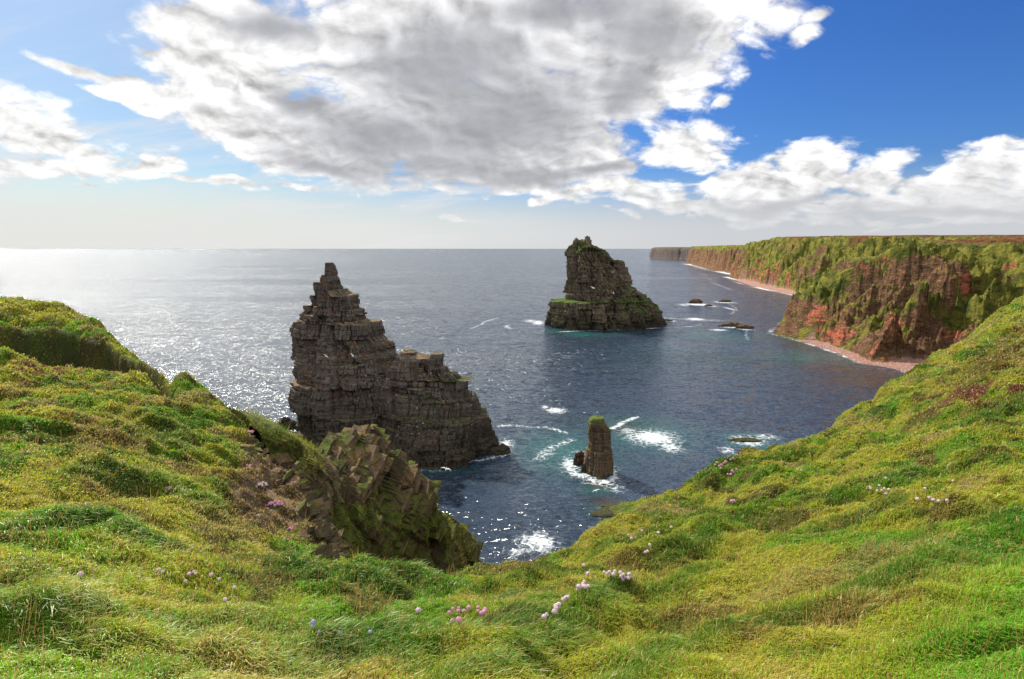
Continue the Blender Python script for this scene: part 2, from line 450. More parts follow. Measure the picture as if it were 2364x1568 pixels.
def seg_dist(x, y, pts):
    best = np.full(x.shape, 1e9)
    for a, b in zip(pts[:-1], pts[1:]):
        ab = b - a; L2 = ab @ ab
        q = np.clip(((x - a[0]) * ab[0] + (y - a[1]) * ab[1]) / L2, 0, 1)
        best = np.minimum(best, np.hypot(x - a[0] - q * ab[0], y - a[1] - q * ab[1]))
    return best

def turf(th, r):
    """height above sea, lushness, bank mask"""
    ci = np.unique(np.append(np.arange(0, th.shape[0], 5), th.shape[0] - 1)); cj = np.unique(np.append(np.arange(0, th.shape[1], 4), th.shape[1] - 1))
    hc = base_drop(th[np.ix_(ci, cj)], r[np.ix_(ci, cj)])
    ri = np.arange(th.shape[0]); i0 = np.clip(np.searchsorted(ci, ri, 'right') - 1, 0, len(ci) - 2); fi_ = ((ri - ci[i0]) / (ci[i0 + 1] - ci[i0]))[:, None]
    rj = np.arange(th.shape[1]); j0 = np.clip(np.searchsorted(cj, rj, 'right') - 1, 0, len(cj) - 2); fj_ = ((rj - cj[j0]) / (cj[j0 + 1] - cj[j0]))[None]
    ha = hc[i0] * (1 - fi_) + hc[i0 + 1] * fi_
    h = ha[:, j0] * (1 - fj_) + ha[:, j0 + 1] * fj_
    x, y = r * np.sin(th), r * np.cos(th)
    re = np.interp(th, _te, _re)
    fade = sstep(r, 1.2, 3.5)
    # hummocks
    wx = x + 0.5 * noise(x * 0.5, y * 0.5, 0, 3); wy = y + 0.5 * noise(x * 0.5 + 9, y * 0.5, 0, 4)
    b = 0.23 * fbm(wx * 0.55, wy * 0.55, 0, 5, 3) + 0.12 * (ridged(wx * 0.9, wy * 0.9, 8, 2) - 0.5) + 0.05 * fbm(wx * 2.6, wy * 2.6, 0, 9, 3)
    big = 0.45 * fbm(x * 0.13, y * 0.13, 0, 12, 4) * sstep(r, 8, 25)
    # contour-following little steps
    ph = h * 1.6 + 1.2 * fbm(x * 0.25, y * 0.25, 0, 20, 3)
    fr_ = ph - np.floor(ph)
    stepm = sstep(fbm(x * 0.3 + 4, y * 0.3, 0, 31, 2), -0.2, 0.3)
    b = b + 0.16 * (sstep(fr_, 0.0, 0.35) - fr_) * stepm
    lush = np.zeros_like(h)
    bm = 0
    jx, jy = x + 0.35 * noise(x * 0.9, y * 0.9, 0, 41), y + 0.35 * noise(x * 0.9, y * 0.9 + 7, 0, 42)
    for pts, hh, ww in _bp:
        d = seg_dist(jx, jy, pts)
        # a bump whose crest is a little beyond the line, so its near side is steep
        bm = bm + 0.6 * hh * np.exp(-(np.maximum(d - ww * 0.2, 0) / ww) ** 2)
        dn = seg_dist(jx * 1.0 + (jx / r) * ww * 0.8, jy + (jy / r) * ww * 0.8, pts)
        lush = np.maximum(lush, np.exp(-(dn / (ww * 1.1)) ** 2))
    h = h - (b + big) * fade * np.clip(0.6 + r / 25, 0, 1.6) - bm
    # scarp below the far hillock on the left
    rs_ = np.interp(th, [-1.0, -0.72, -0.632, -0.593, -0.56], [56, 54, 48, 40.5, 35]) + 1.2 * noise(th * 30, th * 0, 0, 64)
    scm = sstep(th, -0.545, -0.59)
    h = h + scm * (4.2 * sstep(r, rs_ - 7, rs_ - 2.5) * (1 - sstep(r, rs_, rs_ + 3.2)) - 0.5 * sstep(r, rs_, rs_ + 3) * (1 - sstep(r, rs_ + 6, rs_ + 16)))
    u, v = pix(x, y, EYE - h)
    # the worn bank on the left of the gully
    bank = sstep(u + 0.30 * (v - 950), 545, 620) * sstep(v - 0.27 * (u - 600), 1240, 1190) * sstep(u, 830, 790) * (th < 0) * sstep(r, 10, 11.5)
    h = h + bank * (0.55 * ridged(x * 0.35, y * 0.35, 50, 4) + 0.35 * (np.abs(noise(x * 1.3, y * 1.3, 0, 55))) - 0.25)
    w = 0.03 * re + 0.25
    e = r - re + 0.35 * noise(th * 14, 0 * th, 0, 61) * np.minimum(re * 0.06, 2.0)
    drop = np.where(e > 8 * w, e, w * np.log1p(np.exp(np.clip(e / w, -30, 8.1))))
    h = h + drop * (1.9 + 0.5 * noise(x * 0.12, y * 0.12, 0, 71))
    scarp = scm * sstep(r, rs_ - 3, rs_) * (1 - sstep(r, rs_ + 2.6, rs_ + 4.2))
    return np.maximum(EYE - h, -3.0), lush, bank, e, scarp

tA = np.concatenate([np.linspace(-math.pi, -1.02, 60)[:-1], np.linspace(-1.02, 1.02, 1150), np.linspace(1.02, math.pi, 60)[1:]])
rA = np.exp(np.linspace(math.log(0.7), math.log(210), 900))
TH, RR = np.meshgrid(tA, rA)
Z, LUSH, BANK, EDG, SCARP = turf(TH, RR)
XX, YY = RR * np.sin(TH), RR * np.cos(TH)

def patch_colour(x, y, r, lush, bank, u, v):
    n1 = fbm(x * 0.22, y * 0.22, 0, 101, 4)
    n2 = fbm(x * 0.9, y * 0.9, 0, 111, 4)
    n3 = fbm(x * 0.35 + 30, y * 0.35, 0, 121, 4)
    yel = np.array([0.355, 0.35, 0.04]); grn = np.array([0.145, 0.28, 0.022]); drk = np.array([0.06, 0.15, 0.015])
    tan = np.array([0.36, 0.26, 0.115]); brn = np.array([0.125, 0.070, 0.030]); red = np.array([0.16, 0.055, 0.04])
    def mx(a, b, f): return a * (1 - f[..., None]) + b * f[..., None]
    c = mx(np.broadcast_to(yel, x.shape + (3,)), grn, sstep(n1 + 0.5 * n2, -0.15, 0.5))
    c = mx(c, tan, 0.7 * sstep(n3 + 0.6 * n2, 0.32, 0.68) * (0.45 + 0.55 * sstep(r, 5, 12)))
    c = mx(c, brn, 0.7 * sstep(-n3 + 0.7 * n2, 0.26, 0.6))
    c = mx(c, drk, 0.6 * sstep(fbm(x * 0.6 + 70, y * 0.6, 0, 131, 4), 0.25, 0.55))
    # greener in the near right corner and the near left corner
    g = np.maximum(sstep(u + (v - 1200) * 0.9, 2150, 2600), sstep(-u + (v - 1450) * 2.2, -380, 60) * 0.7)
    c = mx(c, grn * np.array([0.8, 1.1, 1.0]), g * 0.85)
    c = mx(c, drk, lush * 0.8)
    c = mx(c, brn * 1.5, bank * 0.75)
    # heather and dry stalks high on both hillsides
    he = np.exp(-(((u - 100) / 75) ** 2 + ((v - 850) / 16) ** 2)) + np.exp(-(((u - 2280) / 110) ** 2 + ((v - 905 + (u - 2280) * 0.2) / 25) ** 2)) * (r > 20)
    he = he * sstep(n2 + 0.5, 0.1, 0.6)
    c = mx(c, red, np.clip(he * 1.6, 0, 1))
    bp = np.exp(-(((u - 230) / 130) ** 2 + ((v - 1010) / 38) ** 2)) + np.exp(-(((u - 2300) / 120) ** 2 + ((v - 830 + (u - 2300) * 0.45) / 32) ** 2)) * (r > 20)
    c = mx(c, brn, np.clip(bp, 0, 1) * 0.75)
    return c
U_, V_ = pix(XX, YY, Z)
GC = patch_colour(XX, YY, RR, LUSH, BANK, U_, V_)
GC = GC * (1 - 0.7 * SCARP[..., None]) + np.array([0.085, 0.08, 0.035]) * 0.7 * SCARP[..., None]  # backlit scarp face: its shade is painted into the turf tint
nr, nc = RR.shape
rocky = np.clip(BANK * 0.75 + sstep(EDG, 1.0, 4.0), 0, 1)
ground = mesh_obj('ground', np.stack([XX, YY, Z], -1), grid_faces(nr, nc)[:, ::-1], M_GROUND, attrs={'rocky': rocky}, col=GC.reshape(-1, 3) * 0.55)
struct(ground, 'steep grassy clifftop falling away into a gully')

# ------------------------------------------------------------------ grass blades
def bil(A, fi, fj):
    i = np.clip(fi.astype(int), 0, nr - 2); j = np.clip(fj.astype(int), 0, nc - 2)
    a, b = fi - i, fj - j
    if A.ndim == 3: a, b = a[:, None], b[:, None]
    return A[i, j] * (1 - a) * (1 - b) + A[i + 1, j] * a * (1 - b) + A[i, j + 1] * (1 - a) * b + A[i + 1, j + 1] * a * b

def grass():
    ax = (U_[1:, :-1] - U_[:-1, :-1]) * (V_[:-1, 1:] - V_[:-1, :-1]) - (V_[1:, :-1] - V_[:-1, :-1]) * (U_[:-1, 1:] - U_[:-1, :-1])
    jj = np.arange(nc - 1)
    inside = (U_[:-1, :-1] > -260) & (U_[:-1, :-1] < 2620) & (V_[:-1, :-1] < 1800) & (V_[:-1, :-1] > 500) & (np.abs(TH[:-1, :-1]) < 1.0) & (RR[:-1, :-1] > 1.6)
    area = np.abs(ax)
    w = np.where(inside, area + 0.12 * RR[:-1, :-1] ** 0 , 0)
    w *= np.where(EDG[:-1, :-1] > 1.5, 0.0, 1.0)
    w *= (1 - 0.55 * BANK[:-1, :-1])
    w *= 1 + 0.5 * LUSH[:-1, :-1]
    w *= 1 - 0.85 * SCARP[:-1, :-1]  # blades thinned on the scarp so its painted shade shows
    cdf = np.cumsum(w.ravel()); cdf /= cdf[-1]
    N = 620000
    k = np.searchsorted(cdf, RNG.random(N))
    fi = k // (nc - 1) + RNG.random(N); fj = k % (nc - 1) + RNG.random(N)
    # turf close round the viewpoint and just beyond the sides of the picture
    M2 = 110000
    r2 = 0.9 + 8.6 * np.sqrt(RNG.random(M2)); t2 = RNG.uniform(-1.9, 1.9, M2)
    far_in = (r2 > 4.2) & (np.abs(t2) < 0.72); r2, t2 = r2[~far_in], t2[~far_in]
    fi = np.concatenate([fi, np.interp(np.log(r2), np.log(rA), np.arange(nr))]); fj = np.concatenate([fj, np.interp(t2, tA, np.arange(nc))])
    N = len(fi)
    P = np.stack([bil(XX, fi, fj), bil(YY, fi, fj), bil(Z, fi, fj)], -1)
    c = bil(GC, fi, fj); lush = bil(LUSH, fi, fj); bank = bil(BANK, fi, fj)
    r = np.hypot(P[:, 0], P[:, 1])
    x, y = P[:, 0], P[:, 1]
    tall = sstep(fbm(x * 0.8, y * 0.8, 0, 201, 3), -0.1, 0.5)
    tuft = sstep(noise(x * 3.2, y * 3.2, 0, 205), -0.2, 0.4)
    L = (0.036 + 0.038 * tall + 0.04 * lush + 0.022 * tuft) * (0.6 + 0.9 * RNG.random(N) ** 1.5)
    L *= np.clip(0.85 + r / 45, 0.85, 2.2)
    W = np.maximum(0.0054 * (0.7 + 0.6 * RNG.random(N)), r * 0.0011)
    W *= np.where(RNG.random(N) < 0.06, 1.5, 1.0)
    e_ = bil(EDG, fi, fj)
    L *= 1 + 0.7 * sstep(e_, -1.5, -0.1) * (r < 45)
    L = np.maximum(L, W * 2.6)
    # lean: wind towards the right plus clump direction
    cd = 6.28 * noise(x * 0.7, y * 0.7, 0, 211) + 2.2 * RNG.normal(size=N) * (0.35 + 0.65 * RNG.random(N))
    lean = np.stack([np.cos(cd) + 0.55, np.sin(cd) - 0.15], -1) * (0.35 + 0.75 * RNG.random(N))[:, None]
    droop = 0.25 + 0.9 * RNG.random(N)
    tip = P.copy(); tip[:, :2] += lean * L[:, None] * 0.95; tip[:, 2] += L * (1.05 - 0.5 * droop)
    mid = P.copy(); mid[:, :2] += lean * L[:, None] * 0.33; mid[:, 2] += L * 0.62
    wa = RNG.random(N) * math.pi
    sd = np.stack([np.cos(wa), np.sin(wa), 0 * wa], -1) * (W * 0.5)[:, None]
    # turn most blades broadside to whichever side they lean across
    V = np.stack([P - sd, P + sd, mid - sd * 0.85, mid + sd * 0.85, tip], 1)
    V[:, :2, 2] -= 0.02
    # colour per blade
    val = 0.72 + 0.5 * RNG.random(N)
    dead = RNG.random(N) < (0.10 + 0.15 * (c[:, 0] > c[:, 1]))
    cc = c * val[:, None]
    cc[dead] = np.array([0.42, 0.30, 0.13]) * val[dead, None]
    fresh = RNG.random(N) < 0.16
    cc[fresh] = cc[fresh] * np.array([0.75, 1.25, 0.9])
    ora = RNG.random(N) < 0.012
    cc[ora] = np.array([0.40, 0.17, 0.03])
    cc = cc * (1.25)
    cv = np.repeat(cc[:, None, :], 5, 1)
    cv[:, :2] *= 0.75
    # thin dry flowering stalks standing above the turf
    M = 3200
    ks = RNG.choice(N, M, replace=False); ks = ks[(r[ks] < 22) & (lush[ks] < 0.5)]; M = len(ks)
    sp = P[ks]; sl_ = 0.16 + 0.2 * RNG.random(M); sdx = RNG.normal(size=(M, 2)) * 0.05 + np.array([0.05, -0.01])
    sw = np.maximum(0.0016, r[ks] * 0.00045)
    st = sp.copy(); st[:, :2] += sdx; st[:, 2] += sl_
    sm = sp + (st - sp) * 0.8
    o_ = np.stack([sw, 0 * sw, 0 * sw], -1)
    VS = np.stack([sp - o_ * .5, sp + o_ * .5, sm - o_ * .9, sm + o_ * .9, st], 1)
    V = np.concatenate([V, VS]); cs = np.array([[0.36, 0.24, 0.11]]) * (0.6 + 0.6 * RNG.random(M))[:, None]
    cv = np.concatenate([cv, np.repeat(cs[:, None], 5, 1)]); N = N + M
    b = np.arange(N)[:, None] * 5
    q = np.concatenate([b + np.array([[0, 1, 3]]), b + np.array([[0, 3, 2]]), b + np.array([[2, 3, 4]])], 0)
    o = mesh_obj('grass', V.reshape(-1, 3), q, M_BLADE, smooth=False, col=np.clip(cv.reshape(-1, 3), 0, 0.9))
    o['kind'] = 'stuff'; o['label'] = 'long tussocky green and straw coloured grass over the clifftop'
grass()

# ------------------------------------------------------------------ sea stacks
def superell(n, k=3.0, aspect=2.0, m=2400):
    t = np.linspace(0, 2 * math.pi, m, endpoint=False)
    x = np.sign(np.cos(t)) * np.abs(np.cos(t)) ** (2 / k); y = np.sign(np.sin(t)) * np.abs(np.sin(t)) ** (2 / k)
    X, Y = x * aspect, y
    s = np.concatenate([[0], np.cumsum(np.hypot(np.diff(np.append(X, X[0])), np.diff(np.append(Y, Y[0]))))])
    q = np.linspace(0, s[-1], n, endpoint=False)
    tt = np.interp(q, s, np.append(t, 2 * math.pi))
    x = np.sign(np.cos(tt)) * np.abs(np.cos(tt)) ** (2 / k); y = np.sign(np.sin(tt)) * np.abs(np.sin(tt)) ** (2 / k)
    return x, y

def loft(A, B, left, right, depth, n=500, bed=(0.6, 2.0), k=2.8, blk=2.2, amp=0.55, butt=1.5, seed=1, rowh=0.3, zbot=-2.0, green=None, yoff=0.0, ledge=0.2, quant=0.7, crack=0.75, inset=0.0):
    """rock mass between left/right outline points (photo units, on the vertical plane through sea points A-B)"""
    a, b = sea(*A), sea(*B)
    ex = (b - a)[:2]; Lh = np.hypot(*ex); ex = ex / Lh; ey = np.array([-ex[1], ex[0]])   # ey points away from the camera
    def onplane(u, v):
        d = ray(u, v); nn = ey @ d[:2]
        kk = (ey @ a[:2]) / nn
        p = d * kk
        return ex @ (p[:2] - a[:2]), EYE + p[2]
    Lp = np.array(sorted([onplane(u, v)[::-1] for u, v in left])); Rp = np.array(sorted([onplane(u, v)[::-1] for u, v in right]))
    ztop = max(Lp[-1, 0], Rp[-1, 0])
    dz_, db_ = np.array([d[0] for d in depth]) * ztop, np.array([d[1] for d in depth])
    rs = np.random.RandomState(seed)
    beds = [zbot]
    while beds[-1] < ztop:
        beds.append(beds[-1] + bed[0] + (bed[1] - bed[0]) * rs.rand() ** 1.6 * (1.9 if rs.rand() < 0.2 else 1))
    beds[-1] = ztop
    rows, bid, bz, edge = [], [], [], []
    for i in range(len(beds) - 1):
        z0, z1 = beds[i], beds[i + 1]
        m = max(2, int(round((z1 - z0) / rowh)))
        for q in range(m + 1):
            rows.append(z0 + (z1 - z0) * q / m); bid.append(i); bz.append(0.5 * (z0 + z1)); edge.append(min(q, m - q) == 0)
    rows, bid, bz, edge = map(np.array, (rows, bid, bz, edge))
    zq = rows * (1 - quant) + bz * quant
    Lr = np.interp(zq, Lp[:, 0], Lp[:, 1]); Rr = np.interp(zq, Rp[:, 0], Rp[:, 1])
    jit = (rs.rand(len(beds) + 1) - 0.5) * ledge * 2
    jit2 = (rs.rand(len(beds) + 1) - 0.5) * ledge * 2
    sel_ = np.where(rs.rand(len(beds) + 1) < 0.35, 1.7, 0.3); jit = jit * sel_; jit2 = jit2 * sel_
    Lr = Lr + jit[bid]; Rr = Rr + jit2[bid]
    hw = np.maximum((Rr - Lr) / 2, 0.3); mc = (Rr + Lr) / 2
    dep = np.interp(rows * 0.6 + bz * 0.4, dz_, db_) + jit[bid] * 0.3
    ux, uy = superell(n, k)
    def toworld(X, Y, Zq): return a[0] + ex[0] * X + ey[0] * Y, a[1] + ex[1] * X + ey[1] * Y, Zq
    zr_ = rows + 0.0
    tl, _ = pix(*toworld(Lr, 0 * Lr, zr_)); tr_, _ = pix(*toworld(Rr, 0 * Rr, zr_))
    tl = tl + inset; tr_ = tr_ - inset * 0.6
    for _it in range(4):
        uu_, _ = pix(*toworld(mc[:, None] + hw[:, None] * ux[None], dep[:, None] * uy[None] + yoff, zr_[:, None]))
        ml, mr = uu_.min(1), uu_.max(1)
        hw = hw * np.clip((tr_ - tl) / (mr - ml), 0.5, 1.5)
        mc = mc + ((tl + tr_) - (ml + mr)) / 2 * (Rr - Lr) / np.maximum(tr_ - tl, 1e-3)
    X = mc[:, None] + hw[:, None] * ux[None]; Y = dep[:, None] * uy[None] + yoff
    # outward direction
    nx = np.sign(ux) * np.abs(ux) ** (k - 1) / max(hw.mean(), 1); ny = np.sign(uy) * np.abs(uy) ** (k - 1) / max(dep.mean(), 1)
    nl = np.hypot(nx, ny) + 1e-9; nx, ny = nx / nl, ny / nl
    Zr = np.repeat(rows[:, None], n, 1)
    per = np.concatenate([[0], np.cumsum(np.hypot(np.diff(ux) * hw.max(), np.diff(uy) * dep.max()))])
    arc = np.repeat(per[None], len(rows), 0)
    bb = np.repeat(bid[:, None], n, 1)
    sz = blk * (0.6 + 0.9 * rnd(bb, 0 * bb, seed))
    ph = arc / sz + rnd(bb, 0 * bb + 1, seed + 1) * 7 + 0.15 * noise(arc * 0.6, Zr * 0.6, 0, seed + 4)
    cell = np.floor(ph); fr = ph - cell
    # big joints run through several beds
    G = np.floor(bb / 7)
    ph2 = arc / (blk * 3.1) + rnd(G, 0 * G + 2, seed + 5) * 1.5 + 0.1 * noise(arc * 0.2, Zr * 0.3, 0, seed + 6)
    c2 = np.floor(ph2); f2 = ph2 - c2
    disp = amp * (rnd(bb, cell, seed + 2) - 0.5) * 1.5 + amp * 2.3 * (rnd(G, c2, seed + 3) - 0.5) * 2
    g1 = np.minimum(fr, 1 - fr) * sz; disp = disp - crack * amp * np.exp(-(g1 / 0.16) ** 2)
    g2 = np.minimum(f2, 1 - f2) * blk * 3.1; disp = disp - 1.6 * crack * amp * np.exp(-(g2 / 0.3) ** 2)
    disp = disp - np.where(edge, 0.3 * amp, 0)[:, None] * (rnd(bb, np.floor(arc / 9), seed + 20) > 0.45)
    disp = disp + amp * 1.5 * (ridged(arc / 3.2, Zr / 26.0, seed + 21, 3, 0.6) - 0.6)
    wx = X + 0.0; wy = Y
    disp = disp + butt * fbm(wx / 9.0, wy / 9.0, Zr / 40.0, seed + 8, 4) * 1.6 + 0.25 * amp * fbm(wx * 0.9, wy * 0.9, Zr * 0.9, seed + 9, 3)
    tp = np.clip((ztop - Zr) / max(4.0, 0.08 * ztop), 0.25, 1) * np.clip(hw / 4.0, 0.25, 1)[:, None]
    disp = disp * tp
    X = X + nx[None] * disp; Y = Y + ny[None] * disp
    Zr = Zr + 0.18 * noise(X * 0.4, Y * 0.4, 0, seed + 10)
    # centre cap
    for f in (0.6, 0.25, 0.02):
        X = np.vstack([X, mc[-1] + (X[len(rows) - 1] - mc[-1]) * f]); Y = np.vstack([Y, yoff + (Y[len(rows) - 1] - yoff) * f])
        Zr = np.vstack([Zr, Zr[len(rows) - 1] + 0.5 * (1 - f) * hw[-1] * 0.4])
    gx = a[0] + ex[0] * X + ey[0] * Y; gy = a[1] + ex[1] * X + ey[1] * Y
    if green is None: gr = np.zeros_like(Zr)
    else:
        pu, pv = pix(gx, gy, Zr); gr = green(pu, pv, Zr)
    V = np.stack([gx, gy, Zr], -1)
    return V.reshape(-1, 3), grid_faces(V.shape[0], n, True), gr.ravel()

def join_lofts(name, parts, mat, label, cat, group=None, smooth=False):
    Vs, Fs, Gs, off = [], [], [], 0
    for V, F, G in parts:
        Vs.append(V); Fs.append(F + off); Gs.append(G); off += len(V)
    o = mesh_obj(name, np.concatenate(Vs), np.concatenate(Fs), mat, smooth=smooth, attrs={'grassy': np.concatenate(Gs)})
    return tag(o, label, cat, group)

def z1(p): return [(x * .3376 + 640.3, y * .3376 + 578.7) for x, y in p]
S1L = z1([(318,83),(318,160),(285,165),(285,195),(248,225),(250,290),(213,310),(213,350),(180,370),(180,400),(150,410),(150,455),(120,465),(97,510),(105,590),(125,640),(128,790),(140,890),(118,910),(118,1000),(116,1050),(120,1140),(125,1260)])
S1R = z1([(385,83),(402,110),(420,185),(445,200),(460,265),(490,285),(570,305),(575,350),(590,400),(615,415),(618,480),(700,505),(712,560),(700,605),(745,625),(775,655),(777,690),(830,728),(850,800),(880,950),(940,1150),(1000,1390)])
S1R2 = z1([(1100,735),(1122,745),(1122,790),(1165,805),(1210,850),(1225,885),(1300,890),(1305,1000),(1365,1050),(1370,1110),(1440,1135),(1455,1200),(1460,1290),(1485,1340),(1480,1390)])
def g_s1(u, v, z):
    g = np.exp(-(((u - 960) / 90) ** 2 + ((v - 930) / 70) ** 2)) * 0.42
    g = g + 0.2 * np.exp(-(((u - 1100) / 60) ** 2 + ((v - 960) / 50) ** 2))
    return g - 0.1
A1, B1 = (655, 992), (1143, 1048)
s1 = [loft(A1, B1, S1L, S1R, [(0, 19), (0.06, 17.5), (0.12, 16.5), (0.3, 14.5), (0.5, 11.5), (0.7, 9), (0.85, 6.5), (0.93, 4.0), (1, 2.3)], n=900, seed=3, green=g_s1, rowh=0.25, blk=2.5, inset=6.0),
      loft(A1, B1, z1([(800,735),(760,790),(700,900),(640,1390)]), S1R2, [(0, 18.5), (0.15, 16), (0.35, 12), (0.6, 8), (0.85, 4.6), (1, 3.0)], n=760, seed=5, green=g_s1, rowh=0.25, blk=2.5, inset=3.0),
      loft(A1, B1, z1([(835,695),(838,800)]), z1([(955,692),(975,800)]), [(0, 5), (0.9, 4), (1, 2.6)], n=220, seed=8, zbot=22, rowh=0.25, green=g_s1, butt=0.5),
      loft(A1, B1, z1([(868,678),(865,700)]), z1([(905,678),(915,700)]), [(0, 4), (0.9, 2), (1, 1.6)], n=120, seed=9, zbot=24, rowh=0.25, green=g_s1, butt=0.3),
      loft(A1, B1, z1([(1060,700),(1030,716),(1025,800)]), z1([(1125,706),(1138,722),(1115,800)]), [(0, 6), (0.9, 3.4), (1, 2)], n=220, seed=10, zbot=20, rowh=0.25, green=g_s1, butt=0.4),
      loft(A1, B1, z1([(1222,889),(1215,960)]), z1([(1303,884),(1303,960)]), [(0, 7), (0.9, 4), (1, 3)], n=220, seed=12, zbot=12, rowh=0.25, butt=0.4, green=lambda u, v, z: 0 * z + 0.35)]
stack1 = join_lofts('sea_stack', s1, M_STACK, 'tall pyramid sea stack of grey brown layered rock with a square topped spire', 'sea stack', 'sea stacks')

def z2(p): return [(x * .17277 + 1218.9, y * .17277 + 517.1) for x, y in p]
S2L = z2([(606,230),(600,285),(566,300),(555,370),(540,400),(540,600),(530,800),(520,1000),(518,1022),(320,1030),(312,1060),(298,1120),(285,1220),(255,1350)])
S2R = z2([(848,235),(852,265),(900,310),(980,345),(1075,370),(1135,440),(1195,485),(1250,490),(1290,540),(1300,640),(1330,770),(1400,830),(1480,890),(1600,970),(1720,1075),(1770,1140),(1772,1240),(1765,1310)])
def g_s2(u, v, z):
    g = 0.55 * np.exp(-(((u - 1480) / 55) ** 2 + ((v - 705) / 28) ** 2)) + 0.5 * sstep(v, 600, 575) * sstep(v, 552, 566)
    g = g + 0.9 * sstep(u, 1312, 1300) * sstep(v, 705, 696)
    return g - 0.1
A2, B2 = (1262, 753), (1524, 744)
s2 = [loft(A2, B2, S2L, S2R, [(0, 34), (0.1, 32), (0.3, 28), (0.45, 22), (0.6, 19), (0.8, 13), (0.92, 8), (1, 4)], n=700, seed=21, green=g_s2, rowh=0.45, bed=(0.8, 2.2), blk=3.5, amp=0.95, butt=4.2, quant=0.5),
      loft(A2, B2, z2([(640,185),(615,210),(603,240),(600,330)]), z2([(655,185),(690,215),(730,240),(760,330)]), [(0, 6), (0.9, 4), (1, 1.5)], n=160, seed=22, zbot=62, rowh=0.4, butt=0.6, green=g_s2),
      loft(A2, B2, z2([(782,160),(760,185),(745,225),(735,320)]), z2([(800,160),(828,185),(845,225),(850,320)]), [(0, 6), (0.9, 4), (1, 1.5)], n=160, seed=23, zbot=62, rowh=0.4, butt=0.6, green=g_s2)]
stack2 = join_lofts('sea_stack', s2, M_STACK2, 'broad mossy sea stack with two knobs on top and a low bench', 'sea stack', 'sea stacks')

def z6(p): return [(x * .29687 + 1132.7, y * .29687 + 911.1) for x, y in p]
s3 = [loft((1354, 1090), (1412, 1090), z6([(790,178),(770,200),(757,280),(762,330),(750,440),(746,600)]), z6([(878,180),(882,215),(905,232),(943,262),(950,400),(945,602)]),
           [(0, 3.6), (0.5, 3.2), (0.9, 2.6), (1, 1.8)], n=420, seed=31, rowh=0.12, bed=(0.5, 2.2), blk=1.1, amp=0.24, butt=0.7, crack=0.8, quant=0.5, inset=-2.0,
           green=lambda u, v, z: 0.75 * sstep(z, 11.5, 15) - 0.05)]
stack3 = join_lofts('sea_stack', s3, M_PILLAR, 'small lone rock pillar with a green cap rising from surf', 'sea stack', 'sea stacks')

# ------------------------------------------------------------------ crag (tilted slabs) below the left hillside
def slabs(P, e1, e2, e3, S_, G, wob, rs):
    m = len(P)
    E = np.stack([e1, e2, e3])[None] + rs.normal(size=(m, 3, 3)) * wob
    E /= np.linalg.norm(E, axis=2, keepdims=True)
    cor = np.array([(a, b, c) for a in (-1, 1) for b in (-1, 1) for c in (-1, 1)], float)
    K = cor[None] * (1 + 0.28 * (rs.rand(m, 8, 3) - 0.7)) * S_[:, None, :]
    V = P[:, None, :] + np.einsum('mki,mij->mkj', K, E)
    F = np.array([(0, 1, 3, 2), (4, 6, 7, 5), (0, 4, 5, 1), (2, 3, 7, 6), (0, 2, 6, 4), (1, 5, 7, 3)])
    F = (np.arange(m)[:, None, None] * 8 + F[None]).reshape(-1, 4)
    return V.reshape(-1, 3), F, np.repeat(G, 8)

